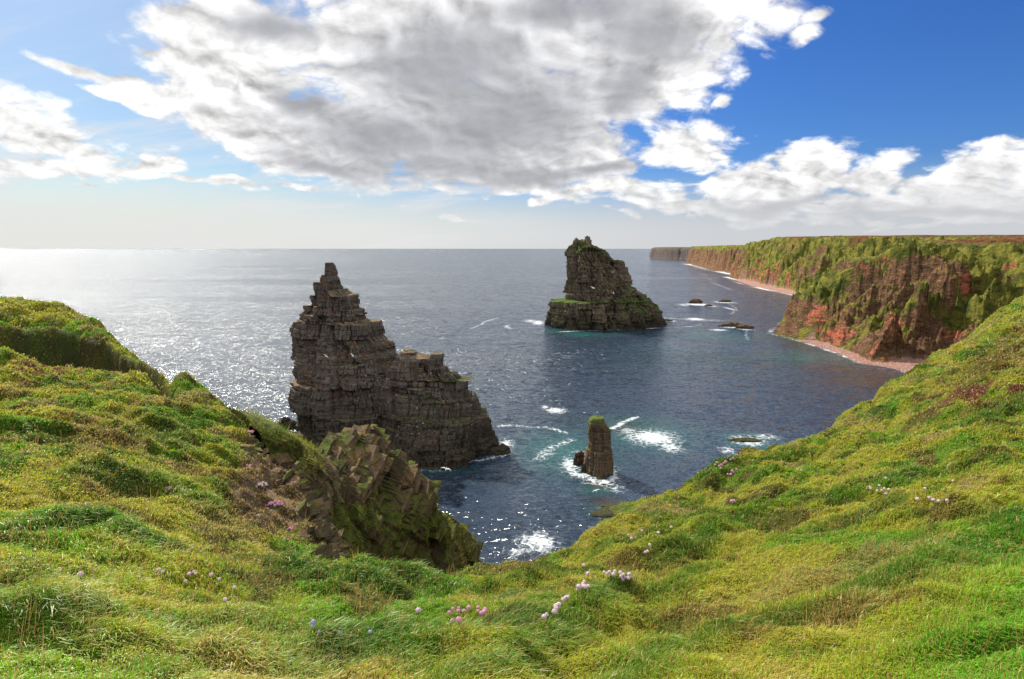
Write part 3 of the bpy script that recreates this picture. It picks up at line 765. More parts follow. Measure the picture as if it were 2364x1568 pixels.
def crag():
    cr = [(470,925,32),(560,949,31),(600,964,33.5),(660,998,37.5),(720,1034,40),(768,1046,42),(795,1016,43),(812,998,43.4),(845,993,44),(874,1000,44.6),(886,1022,45),(905,1045,45.5),(925,1078,46),(948,1095,46.6),
          (956,1130,47.2),(972,1160,47.8),(992,1170,48.5),(1012,1182,49.2),(1038,1191,50),(1042,1240,50.4),(1050,1300,50.8),(1056,1380,51.2),(1060,1480,51.6)]
    P = at(*np.array(cr, float).T)
    s = np.concatenate([[0], np.cumsum(np.linalg.norm(np.diff(P, axis=0), axis=1))])
    n = 620; q = np.linspace(0, s[-1], n)
    C = np.stack([np.interp(q, s, P[:, i]) for i in range(3)], -1)
    # plan direction of the fin, smoothed
    dirn = P[-1, :2] - P[0, :2]; dirn /= np.linalg.norm(dirn); nrm = np.array([dirn[1], -dirn[0]])      # towards the camera
    if nrm @ (-P[5, :2]) < 0: nrm = -nrm
    m = 170
    rows = []
    w = np.concatenate([-np.linspace(1, 0, 70)[:-1] ** 1.3, np.linspace(0, 1, m) ** 1.15])
    W, Q = np.meshgrid(w, q, indexing='ij')
    Cx, Cy, Cz = (np.repeat(C[None, :, i], len(w), 0) for i in range(3))
    H = 44.0
    fall = np.abs(W) * H
    cap = 1.4 + 1.0 * sstep(Q, 22, 8)
    out = np.where(W > 0, 1, -1) * (cap * (1 - np.exp(-np.abs(W) * 40)) + np.abs(W) * H * np.where(W > 0, 0.42, 0.3))
    X = Cx + nrm[0] * out; Y = Cy + nrm[1] * out; Zc = Cz - fall + 0.5 * (1 - np.exp(-np.abs(W) * 40))
    # tilted slabs: bedding rises to the right
    lat = X * dirn[0] + Y * dirn[1]
    bedc = (Zc * math.cos(R(42)) - lat * math.sin(R(42))) / 1.9 + 0.5 * noise(lat * 0.15, Zc * 0.15, 0, 305)
    alongc = (Zc * math.sin(R(42)) + lat * math.cos(R(42)))
    bi = np.floor(bedc); bf = bedc - bi
    ci = alongc / 3.2 + rnd(bi, 0 * bi, 301) * 5; cf = ci - np.floor(ci)
    d = 1.5 * (rnd(bi, np.floor(ci), 302) - 0.5) + 0.8 * (rnd(bi, 0 * bi + 3, 303) - 0.5) - 0.5 * (bf < 0.12) - 0.25 * (np.minimum(cf, 1 - cf) < 0.05)
    soft = sstep(fbm(lat * 0.1, Zc * 0.1, 0, 310, 3), -0.15, 0.25)
    b2 = bedc * 3.1 + 0.3 * noise(lat * 0.5, Zc * 0.5, 0, 307); i2 = np.floor(b2); c3 = np.floor(alongc / 1.3 + rnd(i2, 0 * i2, 308) * 5)
    d = 1.9 * d * (0.45 + 0.55 * soft) + 0.35 * (rnd(i2, c3, 309) - 0.5) + 1.3 * (ridged(lat * 0.11, Zc * 0.09, 311, 5) - 0.5) + 0.3 * fbm(lat * 1.1, Zc * 1.1, 0, 312, 4)
    k = np.clip(np.abs(W) * 30, 0, 1) * np.where(W > 0, 1, -0.7)
    X = X + nrm[0] * d * k; Y = Y + nrm[1] * d * k
    jag = 0.6 * fbm(q * 0.35, q * 0 + 3, 0, 320, 4) + 1.1 * (rnd(np.floor(q / 1.7), np.zeros(n), 321) - 0.5)
    jag = jag * sstep(q, 10, 18)
    Zc = Zc + jag[None] * np.exp(-np.abs(W) * 60)
    pu, pv = pix(X, Y, Zc)
    gr = 0.75 * sstep(pu, 770, 720) * sstep(pv, 1120, 1060) + 0.30 * np.exp(-(((pu - 860) / 110) ** 2 + ((pv - 1170) / 60) ** 2)) + 0.25 * np.exp(-(((pu - 1020) / 60) ** 2 + ((pv - 1215) / 45) ** 2)) \
        + 0.32 * sstep(pv, 1130, 1230) - 0.35 * np.exp(-(((pu - 830) / 60) ** 2 + ((pv - 1080) / 45) ** 2)) - 0.3 * np.exp(-(((pu - 930) / 40) ** 2 + ((pv - 1130) / 35) ** 2))
    rs = np.random.RandomState(77)
    SP, SX, SG = [], [], []
    e1 = np.array([dirn[0] * math.cos(R(42)), dirn[1] * math.cos(R(42)), math.sin(R(42))]); e3 = np.array([nrm[0], nrm[1], 0.0]); e2 = np.cross(e3, e1)
    iw = np.nonzero(w > -0.02)[0]
    for k_ in range(5600):
        i = iw[0] + int((len(iw) - 1) * rs.rand() ** 1.25); j = rs.randint(int(n * 0.24), n)
        p = np.array([X[i, j], Y[i, j], Zc[i, j]]); g_ = gr[i, j]
        if g_ > 0.4 and rs.rand() < 0.8: continue
        big_ = rs.rand()
        SP.append(p - e3 * 0.26 - np.array([0, 0, 0.12])); SX.append((0.2 + 0.95 * big_ ** 6, 0.05 + 0.22 * big_ ** 3 * rs.rand(), 0.2 + 0.4 * big_ ** 3)); SG.append(g_ - 0.1)
    V2, F2, G2 = slabs(np.array(SP), e1, e2, e3, np.array(SX), np.array(SG), 0.14, rs)
    SHV = np.concatenate([np.full(X.size, 0.4), np.repeat(rs.rand(len(SP)), 8)])
    V1 = np.stack([X, Y, Zc], -1).reshape(-1, 3)
    o = mesh_obj('crag', np.concatenate([V1, V2]), np.concatenate([grid_faces(len(w), n), F2 + len(V1)]), M_CRAG, smooth=False, attrs={'grassy': np.concatenate([gr.ravel(), G2]), 'shade': SHV})
    global CRAG_PTS
    ok_ = (gr > 0.28) & (np.abs(W) < 0.25)
    CRAG_PTS = (X[ok_], Y[ok_], Zc[ok_])
    tag(o, 'brown tilted crag below the left hillside, in front of the tall pyramid stack', 'crag')
crag()

def crag_grass():
    rs = np.random.RandomState(9); X, Y, Z_ = CRAG_PTS; N = 26000
    k = rs.randint(0, len(X), N)
    P = np.stack([X[k], Y[k], Z_[k]], -1) + rs.normal(size=(N, 3)) * 0.08
    L = 0.14 + 0.26 * rs.rand(N); W = 0.03 + 0.02 * rs.rand(N)
    a = rs.rand(N) * 6.28; sd = np.stack([np.cos(a), np.sin(a), 0 * a], -1) * W[:, None] * .5
    tip = P + np.stack([rs.normal(size=N) * .5 + .3, rs.normal(size=N) * .5 - .2, 0.8 + 0 * a], -1) * L[:, None]
    V = np.stack([P - sd, P + sd, tip], 1).reshape(-1, 3)
    pn = sstep(fbm(P[:, 0] * .4, P[:, 1] * .4, 0, 131, 3), -.3, .4)[:, None]
    c = (np.array([0.14, 0.23, 0.02]) * pn + np.array([0.34, 0.26, 0.08]) * (1 - pn)) * (0.6 + 0.7 * rs.rand(N))[:, None]
    o = mesh_obj('grass', V, np.arange(3 * N).reshape(-1, 3), M_BLADE, smooth=False, col=np.repeat(c, 3, 0))
    o['kind'] = 'stuff'; o['label'] = 'green and straw coloured grass along the neck and ledges of the crag'
crag_grass()

# ------------------------------------------------------------------ cliffs along the right-hand shore
shore = [(2240,945),(2170,895),(2090,857),(2050,847),(1990,837),(1950,820),(1900,803),(1850,787),(1805,776),(1782,770),(1792,758),(1830,738),(1900,722),(1990,712),(2010,705),(1940,698),(1848,684),
         (1790,672),(1740,661),(1705,650),(1688,641),(1684,630),(1650,625),(1610,614),(1582,607),(1594,602),(1600,600.2),(1540,598.5),(1502,596),(1500,592)]
SH = sea(*np.array(shore, float).T)[:, :2]
rest = np.array([(1900, 7500), (7000, 9000), (9000, 2000), (2500, -600), (600, -400), (260, 20), (190, 110)], float)
POLY = np.vstack([SH, rest])
nshore = len(SH)

def coast(x, y, need_s=True):
    best = np.full(x.shape, 1e12); ss = np.zeros(x.shape); inside = np.zeros(x.shape, bool)
    acc = 0.0
    n = len(POLY)
    for i in range(n):
        a, b = POLY[i], POLY[(i + 1) % n]
        ab = b - a; L = math.hypot(*ab)
        cross = ((a[1] > y) != (b[1] > y)) & (x < ab[0] * (y - a[1]) / (ab[1] + 1e-12) + a[0])
        inside ^= cross
        if i < nshore - 1 or i >= n - 1 or i == nshore - 1:
            t = np.clip(((x - a[0]) * ab[0] + (y - a[1]) * ab[1]) / (L * L), 0, 1)
            d = np.hypot(x - a[0] - t * ab[0], y - a[1] - t * ab[1])
            m = d < best
            best = np.where(m, d, best); ss = np.where(m, acc + t * L, ss)
        acc += L
    return np.where(inside, best, -best), ss

def s_at(u, v):
    p = sea(u, v); return float(coast(np.array([p[0]]), np.array([p[1]]))[1][0])
GUL = [(s_at(2035, 845), 12, 46, 0.35), (s_at(2050, 847) - 75, 10, 26, 0.3), (s_at(1900, 803), 7, 11, 0.5), (s_at(1960, 824), 6, -9, 0.4), (s_at(2005, 839), 7, -12, 0.35)]
TIP = sea(1782, 770)
def coast_w(x, y):
    return np.hypot(x - TIP[0], y - TIP[1])

def cliffs(name, th, rr, label):
    T_, R_ = np.meshgrid(th, rr)
    x, y = R_ * np.sin(T_), R_ * np.cos(T_)
    sc = np.clip(R_ / 450, 0.8, 3.0)
    wob = 7 * sc * fbm(x / (60 * 1), y / 60, 0, 401, 4)
    d, s = coast(x + 0.5 * wob, y + 0.5 * wob)
    rl = R_
    far = sstep(rl, 1150, 1600); mid = sstep(rl, 560, 800)
    Hc = np.interp(rl, [200, 330, 450, 600, 900, 1200, 1500, 2200, 2900, 3800, 5500], [58, 62, 65, 69, 78, 84, 71, 70, 70, 64, 70])
    W = np.interp(rl, [200, 400, 560, 800, 1200, 1600, 3000], [72, 74, 72, 58, 40, 28, 22])
    sk = s + 1.15 * d
    g1 = ridged(sk / 66, d / 120, 410, 3, 0.45)          # spurs and gullies running down the face
    g2 = ridged(x / 24 + 3, y / 24, 420, 5, 0.6)
    g3 = fbm(s / 9, d / 9, 0, 430, 4)
    bw = np.where(rl < 440, 8.0 * sstep(coast_w(x, y), 4, 40), np.where((rl > 620) & (rl < 1250), 10.0, 0.5)) * np.clip(rl / 450, 0.8, 2.2)
    de = d + sstep(d, 1, 12) * 2.6 * g3 + sstep(d, 4, 20) * 3 * (g2 - 0.62)
    t = np.clip((de - bw * 0.8) / W, 0, None)
    prof = np.interp(t, [0, 0.06, 0.16, 0.36, 0.62, 0.86, 1.0, 1.3], [0, 0.17, 0.36, 0.58, 0.79, 0.93, 0.98, 1.0])
    prof = prof * (1 - far) + far * np.interp(t, [0, 0.5, 1.0], [0, 0.8, 1.0])
    env = np.sin(math.pi * np.clip(t * 0.82 + 0.08, 0, 1)) * sstep(t, 0.0, 0.14)
    z = prof * Hc + env * ((52 * (g1 - 0.64) + 13 * (g2 - 0.62)) * np.clip(W / 60, 0.5, 1.2))
    for s0, wg, dep_, lean_ in GUL:
        z = z - dep_ * 0.8 * np.exp(-((s + lean_ * d - s0) / (wg * (1 + d / 45))) ** 2) * np.sqrt(np.clip(env, 0, 1))
    # terraces in the rock
    tz = z / 6.5 + 0.6 * noise(s / 40, d / 40, 0, 440); fz = tz - np.floor(tz)
    z = z + 1.7 * (sstep(fz, 0.25, 0.75) - fz) * sstep(z, 3, 10) * sstep(z, Hc, Hc * 0.85)
    z = z + 2.2 * fbm(x / 12, y / 12, 0, 445, 6, 0.58) * sstep(z, 2, 12)
    moorz = np.clip((d - 1.2 * W), 0, None)
    z = z + np.minimum(moorz * 0.018, np.interp(rl, [300, 700, 1500, 2500, 4000], [12, 16, 16, 6, 2])) * (1 + 0.15 * fbm(x / 300, y / 300, 0, 446, 3))
    flat = 0.25 + 0.11 * np.clip(d, 0, 22) + 0.25 * fbm(x / 3, y / 3, 0, 447, 3)
    isb = sstep(bw, 1.6, 4.0)
    bm = isb * sstep(d, -6, 0) * sstep(z - flat, 0.8, -0.2)
    dt_ = coast_w(x, y)
    nearA = sstep(rl, 640, 600)
    capA = 17 + 0.62 * dt_ + 5 * (g1 - 0.62) * 2 + 3.0 * fbm(x / 25, y / 25, 0, 449, 4)
    z = np.where(nearA > 0, np.where(z > capA, capA + (z - capA) * np.clip(0.06 + (1 - nearA), 0, 1), z), z)
    cap_ = np.interp(y + 0.25 * x, [0, 1230, 1330, 4000], [64, 86.5, 72.5, 74]) + 1.2 * fbm(x / 120, y / 120, 0, 448, 3)
    z = np.where(d > 40, np.minimum(z, cap_), z)
    z = np.where(d > 0, np.maximum(z, flat * isb), np.maximum(d * 0.25, -6))
    pu, pv = pix(x, y, z)
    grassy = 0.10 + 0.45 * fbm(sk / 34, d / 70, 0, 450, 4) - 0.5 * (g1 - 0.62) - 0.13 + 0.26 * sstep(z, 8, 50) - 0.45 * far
    grassy = grassy + 0.5 * np.exp(-(((pu - 1900) / 90) ** 2 + ((pv - 660 + (pu - 1900) * 0.3) / 28) ** 2)) + 0.45 * sstep(z, Hc * 0.84, Hc * 0.97)
    red = sstep(fbm(sk / 30, d / 30, 0, 460, 5), 0.2, 0.6) * 0.6
    for cu, cv, su, sv, k in ((1885, 730, 26, 30, 1), (1930, 770, 45, 25, .9), (2330, 605, 40, 22, 1.2), (2240, 640, 40, 18, .9), (2220, 670, 26, 20, .9), (1780, 610, 30, 30, .8), (1990, 590, 30, 16, .7),
                              (2060, 745, 26, 25, .7), (2200, 770, 40, 14, 1), (1740, 600, 22, 30, .6), (1840, 605, 20, 14, .7)):
        red = np.maximum(red, 0.85 * k * np.exp(-(((pu - cu) / su) ** 2 + ((pv - cv) / sv) ** 2)))
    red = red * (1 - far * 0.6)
    moor = sstep(d + 22 * fbm(x / 90, y / 90, 0, 470, 4), 1.25 * W + 4, 1.25 * W + 30)
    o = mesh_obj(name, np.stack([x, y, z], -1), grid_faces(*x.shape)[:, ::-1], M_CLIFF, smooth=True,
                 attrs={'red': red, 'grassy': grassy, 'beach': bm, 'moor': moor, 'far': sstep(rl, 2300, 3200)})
    return struct(o, label)

cliffs('cliffs', np.linspace(R(21), R(62), 1000), np.exp(np.linspace(math.log(170), math.log(640), 800)), 'grassy red rock cliffs with gullies above a pink pebble beach')
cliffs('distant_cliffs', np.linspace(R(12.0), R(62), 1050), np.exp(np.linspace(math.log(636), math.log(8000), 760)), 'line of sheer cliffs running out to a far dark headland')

# ------------------------------------------------------------------ sea
def sea_mesh():
    def axis(lo, hi, st, far):
        core = np.arange(lo, hi, st); out = [core]
        a, s = hi, st
        up = []
        while a < far: up.append(a); s *= 1.12; a += s
        a, s = lo - st, st; dn = []
        while a > -far: dn.append(a); s *= 1.12; a -= s
        return np.concatenate([dn[::-1], core, up])
    xs = axis(-130, 330, 1.1, 60000); ys = axis(70, 560, 1.1, 60000); ys = ys[ys > -900]
    X, Y = np.meshgrid(xs, ys)
    Zs = 0 * X
    foam = np.zeros_like(X); teal = np.zeros_like(X); brown = np.zeros_like(X)
    def blob(A, u, v, ru, rv, k, rot=0.0):
        c = sea(u, v); e1 = sea(u + ru, v) - c; e2 = sea(u, v - rv) - c
        a1 = np.linalg.norm(e1); a2 = np.linalg.norm(e2)
        d1 = e1 / a1
        dx, dy = X - c[0], Y - c[1]
        p = (dx * d1[0] + dy * d1[1]) / a1; q = (-dx * d1[1] + dy * d1[0]) / a2
        cr, sr = math.cos(rot), math.sin(rot)
        p, q = p * cr + q * sr, -p * sr + q * cr
        np.maximum(A, k * np.exp(-(p * p + q * q)), out=A)
    def line(A, pts, w, k):
        P = sea(*np.array(pts, float).T)[:, :2]
        d = seg_dist(X + 1.5 * noise(X * 0.1, Y * 0.1, 0, 77), Y + 1.5 * noise(X * 0.1, Y * 0.1 + 5, 0, 78), P)
        np.maximum(A, k * np.exp(-(d / w) ** 2), out=A)
    for b in ((1505,1010,62,18,.95),(1545,1030,30,14,.8),(1450,995,30,10,.6),(1283,948,26,7,.95),(1258,940,9,4,.9),(1725,1018,38,11,1.05),(1680,1040,20,10,.7),(1770,1008,30,8,.6),(1240,1252,46,28,.85),(1190,1275,30,12,.7),
              (1168,1025,22,14,.75),(1130,1010,20,10,.5),(1318,1075,26,22,.75),(1388,1112,40,10,.8),(1420,1125,28,14,.55),(1020,1070,40,7,.65),(960,1078,30,5,.6),(1242,745,16,6,.9),(1225,741,18,4,.7),
              (1350,757,30,2.4,.9),(1420,759,26,2.4,.9),(1385,758,60,2,.6),(1545,741,16,2.2,1.0),(1605,737,24,3.2,1.0),(1610,703,30,3.2,1.0),(1578,704,16,2,.8),(1672,698,26,2.6,.9),(1640,707,18,2.4,.8),
              (1690,755,30,3.2,.85),(1660,762,22,2.4,.8),(1720,760,20,3,.7),(1685,713,8,5,.7),(1360,1085,30,14,.6),(1335,1045,20,8,.5),(1395,1085,34,12,.6),(1640,740,50,3,.45),(1430,1180,60,16,.33),(1000,1085,50,6,.5)):
        blob(foam, *b)
    line(foam, [(1085,760),(1105,752),(1125,741),(1150,734)], 1.3, .62)
    line(foam, [(1140,985),(1180,982),(1220,985),(1265,988),(1310,1000)], 1.1, .62)
    line(foam, [(1415,990),(1440,974),(1472,963)], 1.2, .8)
    line(foam, [(1240,1060),(1280,1030),(1320,1015)], 2.2, .55)
    line(foam, [(1344,1092),(1352,1104),(1375,1112),(1402,1112),(1420,1102),(1424,1090)], 1.3, .85)
    line(foam, [(1318,1062),(1308,1078),(1322,1092),(1345,1102)], 1.6, .75)
    line(foam, [(1010,1078),(1060,1070),(1110,1062),(1150,1054),(1180,1046)], 1.1, .6)
    line(foam, [(1725,762),(1722,775),(1728,785)], 1.2, .45)
    line(foam, [(1625,630),(1650,655),(1690,670)], 4, .5)
    line(foam, [(1680,700),(1700,712),(1690,725)], 1.8, .42)
    for b in ((1310,1040,110,45,.5),(1345,773,50,6,.6),(1275,762,22,5,.45),(1430,770,60,3,.3),(1480,1000,110,35,.5),(1880,825,130,14,.4),(1640,775,120,12,.30),(1380,1130,40,12,.5),(1430,1175,70,18,.35),(1730,1020,60,18,.6),(1010,1080,80,10,.5),(1600,820,200,30,.12)):
        blob(teal, *b)
    for b in ((2040,880,110,26,.75),(1950,850,80,16,.5),(1840,795,50,6,.4),(1400,1160,35,14,.7),(1450,990,50,14,.5),(1385,1120,25,10,.6),(1740,1018,30,8,.4)):
        blob(brown, *b)
    lee = sstep(X, -60, -10) * sstep(Y, 330, 210)
    # surf along the beaches and below the cliffs
    d, _ = coast(X, Y)
    dist = np.hypot(X, Y)
    k = np.clip(dist / 420, 0.7, 6)
    nn = fbm(X / 25, Y / 25, 0, 91, 3)
    sf = np.exp(-((d + 1.5 * k) / (2.6 * k * (1 + 0.6 * nn))) ** 2) * np.where(dist < 520, 0.62, 0.9) * np.where(dist > 2600, .55, 1) * (0.75 + 0.9 * fbm(X / 18, Y / 18, 0, 92, 4))
    foam = np.maximum(foam, np.where(X > 60, sf, 0))
    # surf round the stacks
    for A_, B_, w_ in ((A2, B2, 33),):
        P = sea(np.array([A_[0], B_[0]], float), np.array([A_[1], B_[1]], float))[:, :2]
        dd = seg_dist(X, Y, P)
        foam = np.maximum(foam, 0.6 * np.exp(-((dd - w_) / 3.0) ** 2) * (0.5 + nn))
    o = mesh_obj('sea', np.stack([X, Y, Zs], -1), grid_faces(*X.shape), M_SEA, attrs={'foam': np.clip(foam, 0, 1.3), 'teal': np.clip(teal, 0, 1), 'brown': np.clip(brown, 0, 1), 'lee': lee})
    struct(o, 'slate blue sea with wind ripples and patches of surf')
sea_mesh()

# ------------------------------------------------------------------ rocks awash
def rock(u, v, wu, hgt, label, seed, squash=0.6, mat=None, cat='rock', group='rocks awash between the stacks and the cliffs', lumps=3, name='sea_rock'):
    c = sea(u, v); dist = np.hypot(c[0], c[1]); w = wu / FOC * dist / 2
    Vs, Fs, off = [], [], 0
    rs = np.random.RandomState(seed)
    for q in range(lumps):
        n, m = 40, 22
        cx = (rs.rand() - 0.5) * w * 1.1 if lumps > 1 else 0; sz = w * (0.55 + 0.4 * rs.rand()) if lumps > 1 else w
        hh = hgt * (1 if q == 0 else 0.45 + 0.45 * rs.rand())
        t = np.linspace(0, 2 * math.pi, n, endpoint=False)[None]; p = np.linspace(-0.35, 1, m)[:, None]
        rad = sz * np.sqrt(np.clip(1 - np.clip(p, 0, 1) ** 2.6, 0.0004, 1))
        st = np.floor(p * 7) / 7
        x = rad * np.cos(t); y = rad * squash * np.sin(t); z = hh * (0.6 * st + 0.4 * p) + 0 * t
        k = 1 + 0.45 * fbm(np.cos(t) * 1.3 + q * 5 + 0 * p, np.sin(t) * 1.3 + 0 * p, p * 1.5 + 0 * t + seed, seed, 4)
        x, y = x * k + cx, y * k + (rs.rand() - 0.5) * w * 0.3
        z = z + 0.25 * hh * fbm(x / sz * 2, y / sz * 2, 0, seed + 3, 3) * (p > 0)
        Vs.append(np.stack([x + c[0], y + c[1], z], -1).reshape(-1, 3)); Fs.append(grid_faces(m, n, True) + off); off += n * m
    o = mesh_obj(name, np.concatenate(Vs), np.concatenate(Fs), mat or M_WET, smooth=False, attrs={'grassy': np.zeros(off)})
    return tag(o, label, cat, group)
rock(1607,700,34,5.0,'long black rock awash in foam right of the mossy stack',1)
rock(1636,707,24,2.2,'thin low black rock just right of the long black one',2)
rock(1674,697,26,3.2,'black rock farthest from the camera, nearest the far beach',3)
rock(1686,754,36,3.4,'low brown rock in surf left of the headland tip',4)
rock(1719,758,32,3.2,'dark brown rock closest to the headland tip',5)
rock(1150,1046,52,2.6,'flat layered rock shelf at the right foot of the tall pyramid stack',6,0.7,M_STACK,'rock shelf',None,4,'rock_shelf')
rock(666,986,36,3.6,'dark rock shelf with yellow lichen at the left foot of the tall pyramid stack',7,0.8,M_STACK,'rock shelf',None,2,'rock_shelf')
rock(1336,1072,28,4.0,'jumble of dark rocks against the left side of the small pillar',8,0.8,M_WET,'rock',None,6,'boulder_heap')
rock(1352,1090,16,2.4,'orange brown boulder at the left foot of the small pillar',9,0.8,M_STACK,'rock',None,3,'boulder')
rock(1385,1105,34,0.7,'reddish ledge just awash in front of the small pillar',10,0.5,M_CRAG,'rock',None,2,'rock_ledge')
rock(1535,741,32,2.0,'low dark ledge tapering right from the mossy stack',11,0.6,M_STACK2,'rock ledge',None,3,'rock_ledge')
rock(1725,1016,52,0.8,'brown reef breaking the surf above the right grass slope',12,0.5,M_CRAG,'reef',None,4,'reef')
rock(1435,1172,100,0.55,'olive green reef showing at the foot of the right grass slope',13,0.6,M_CRAG,'reef',None,6,'reef')
rock(1395,1188,60,0.5,'dark olive reef nearest the camera below the small pillar',14,0.6,M_CRAG,'reef',None,4,'reef')

# ------------------------------------------------------------------ gulls
def gull_mesh(flying):
    """body with head, beak, tail; wings built separately when flying"""
    t = np.linspace(0, 2 * math.pi, 12, endpoint=False)
    prof = [(-0.24, 0.0, 0.003), (-0.2, 0.0, 0.03), (-0.12, 0.0, 0.045), (0, 0.0, 0.062), (0.1, 0.012, 0.05), (0.15, 0.025, 0.034), (0.19, 0.035, 0.036), (0.225, 0.03, 0.02), (0.235, 0.027, 0.004)]
    V = np.array([[x, r * 0.9 * math.cos(a), z + r * math.sin(a)] for x, z, r in prof for a in t])
    return V, grid_faces(len(prof), 12, True)
def wing_mesh(sgn, up=0.35):
    xs = [0, 0.12, 0.28, 0.42, 0.58, 0.66]; ch = [0.13, 0.14, 0.13, 0.10, 0.05, 0.01]; sw = [0.0, 0.02, 0.035, 0.0, -0.07, -0.12]; zz = [0.02, 0.06, 0.12, 0.13, 0.10, 0.09]
    V = []
    for a, c, s_, z in zip(xs, ch, sw, zz):
        for th in (0.006, -0.006):
            V += [[s_ + c / 2, sgn * a, z * up * 3 + th], [s_ - c / 2, sgn * a, z * up * 3 + th * 0.3]]
    V = np.array(V); F = []
    for i in range(5):
        b = i * 4; n = b + 4
        F += [[b, n, n + 1, b + 1], [b + 2, b + 3, n + 3, n + 2], [b, b + 2, n + 2, n], [b + 1, n + 1, n + 3, b + 3]]
    F += [[0, 1, 3, 2], [20, 22, 23, 21]]
    return V, np.array(F)
def fly(u, v, r, rz, bank, label, size=1.0):
    e = empty('flying_gull', at(u, v, r), label, 'gull', 'gulls in flight')
    e.rotation_euler = (bank, -0.65, rz); e.scale = (size,) * 3
    V, F = gull_mesh(True); mesh_obj('body', V, F, M_GULL, e)
    for s in (-1, 1):
        V, F = wing_mesh(s); mesh_obj('wing', V, F, M_GULL, e)
    mesh_obj('beak', [(0.23, -0.008, 0.03), (0.23, 0.008, 0.03), (0.275, 0, 0.02), (0.23, 0, 0.018)], [(0, 1, 2), (1, 3, 2), (3, 0, 2), (0, 3, 1)], M_BEAK, e)
fly(1030,1083,62,R(75),R(18),'white gull gliding over dark water right of the crag',1.0)
fly(1376,1133,80,R(110),R(-15),'white gull flying low in front of the small pillar',1.0)
fly(1369,665,300,R(30),R(25),'gull flying across the lower left face of the mossy stack',2.2)
fly(1414,629,300,R(200),R(15),'gull flying across the upper right face of the mossy stack',1.6)
fly(1416,677,300,R(120),R(50),'gull flying above the green slope of the mossy stack',2.2)
fly(752,822,150,R(70),R(60),'gull crossing the left half of the tall pyramid stack',1.3)
fly(814,821,150,R(20),R(40),'gull crossing the middle of the tall pyramid stack',1.3)
fly(2222,1082-230,90,R(40),R(30),'gull skimming over the right hand grass slope',0.8) if False else None

bird_src = None
def perched(stack_obj, n, region, group, label, sz, seed):
    global bird_src
    me = stack_obj.data; co = np.empty(len(me.vertices) * 3, np.float32); me.vertices.foreach_get('co', co); co = co.reshape(-1, 3)
    nn = np.empty(len(me.polygons) * 3, np.float32); me.polygons.foreach_get('normal', nn); nn = nn.reshape(-1, 3)
    ce = np.empty(len(me.polygons) * 3, np.float32); me.polygons.foreach_get('center', ce); ce = ce.reshape(-1, 3)
    u, v = pix(ce[:, 0], ce[:, 1], ce[:, 2])
    toc = -(nn * (ce - np.array([0, 0, EYE]))).sum(1)
    ok = region(u, v) & (np.abs(nn[:, 2]) > 0.4) & (nn[:, 1] > -2)
    ctr = co.mean(0)
    ok &= (ce[:, 1] < ctr[1] + 0.0 * ce[:, 0] + (ce[:, 0] - ctr[0]) * (-0.35 if stack_obj is stack1 else 0))
    idx = np.nonzero(ok)[0]
    rs = np.random.RandomState(seed); idx = rs.choice(idx, min(n, len(idx)), replace=False)
    for k, i in enumerate(idx):
        if bird_src is None:
            e = bpy.data.objects.new('perched_gull', None); COL.objects.link(e)
            V, F = gull_mesh(False); V = V.copy(); V[:, 2] += 0.1 + V[:, 0] * 0.35
            b = mesh_obj('body', V, F, M_GULL, e)
            legs = [(0, -.03, 0), (0.01, -.03, 0), (0, -.03, .1), (0.01, -.03, .1), (0, .03, 0), (0.01, .03, 0), (0, .03, .1), (0.01, .03, .1)]
            bird_src = (e, b)
        else:
            e = bird_src[0].copy(); COL.objects.link(e); b = bird_src[1].copy(); COL.objects.link(b); b.parent = e
        e.location = ce[i] - np.array([0, 0.15, -0.02]); e.rotation_euler = (0, 0, rs.rand() * 6.28); e.scale = (sz,) * 3
        tag(e, label, 'gull', group)
perched(stack1, 75, lambda u, v: (u > 700) & (u < 1130) & (v > 660) & (v < 1020) & ((v > 820) | (u < 860)) & (((u - 960) / 150) ** 2 + ((v - 930) / 90) ** 2 < 1.2), 'white gulls nesting on the tall stack', 'tiny white gull perched on a ledge of the tall pyramid stack', 1.15, 5)
perched(stack2, 26, lambda u, v: (u > 1310) & (u < 1480) & (v > 570) & (v < 740), 'white gulls nesting on the mossy stack', 'tiny white gull perched on the mossy stack with two knobs', 1.7, 6)

# ------------------------------------------------------------------ sea thrift and other flowers
def turf_point(u, v, off=0.0):
    for q in range(40):
        p, r = _turf_point(u, v + q * 2, off)
        if r > 2: return p, r
    return p, r
def _turf_point(u, v, off):
    d = ray(u, v); th = math.atan2(d[0], d[1]); dep = -d[2] / math.hypot(d[0], d[1])
    j = np.interp(th, tA, np.arange(nc)); j0 = int(j)
    h = EYE - Z[:, min(j0, nc - 1)]
    k = np.argmax((rA * dep > h - off) & (rA > 2))
    r = rA[k]
    return np.array([r * math.sin(th), r * math.cos(th), EYE - r * dep]), r

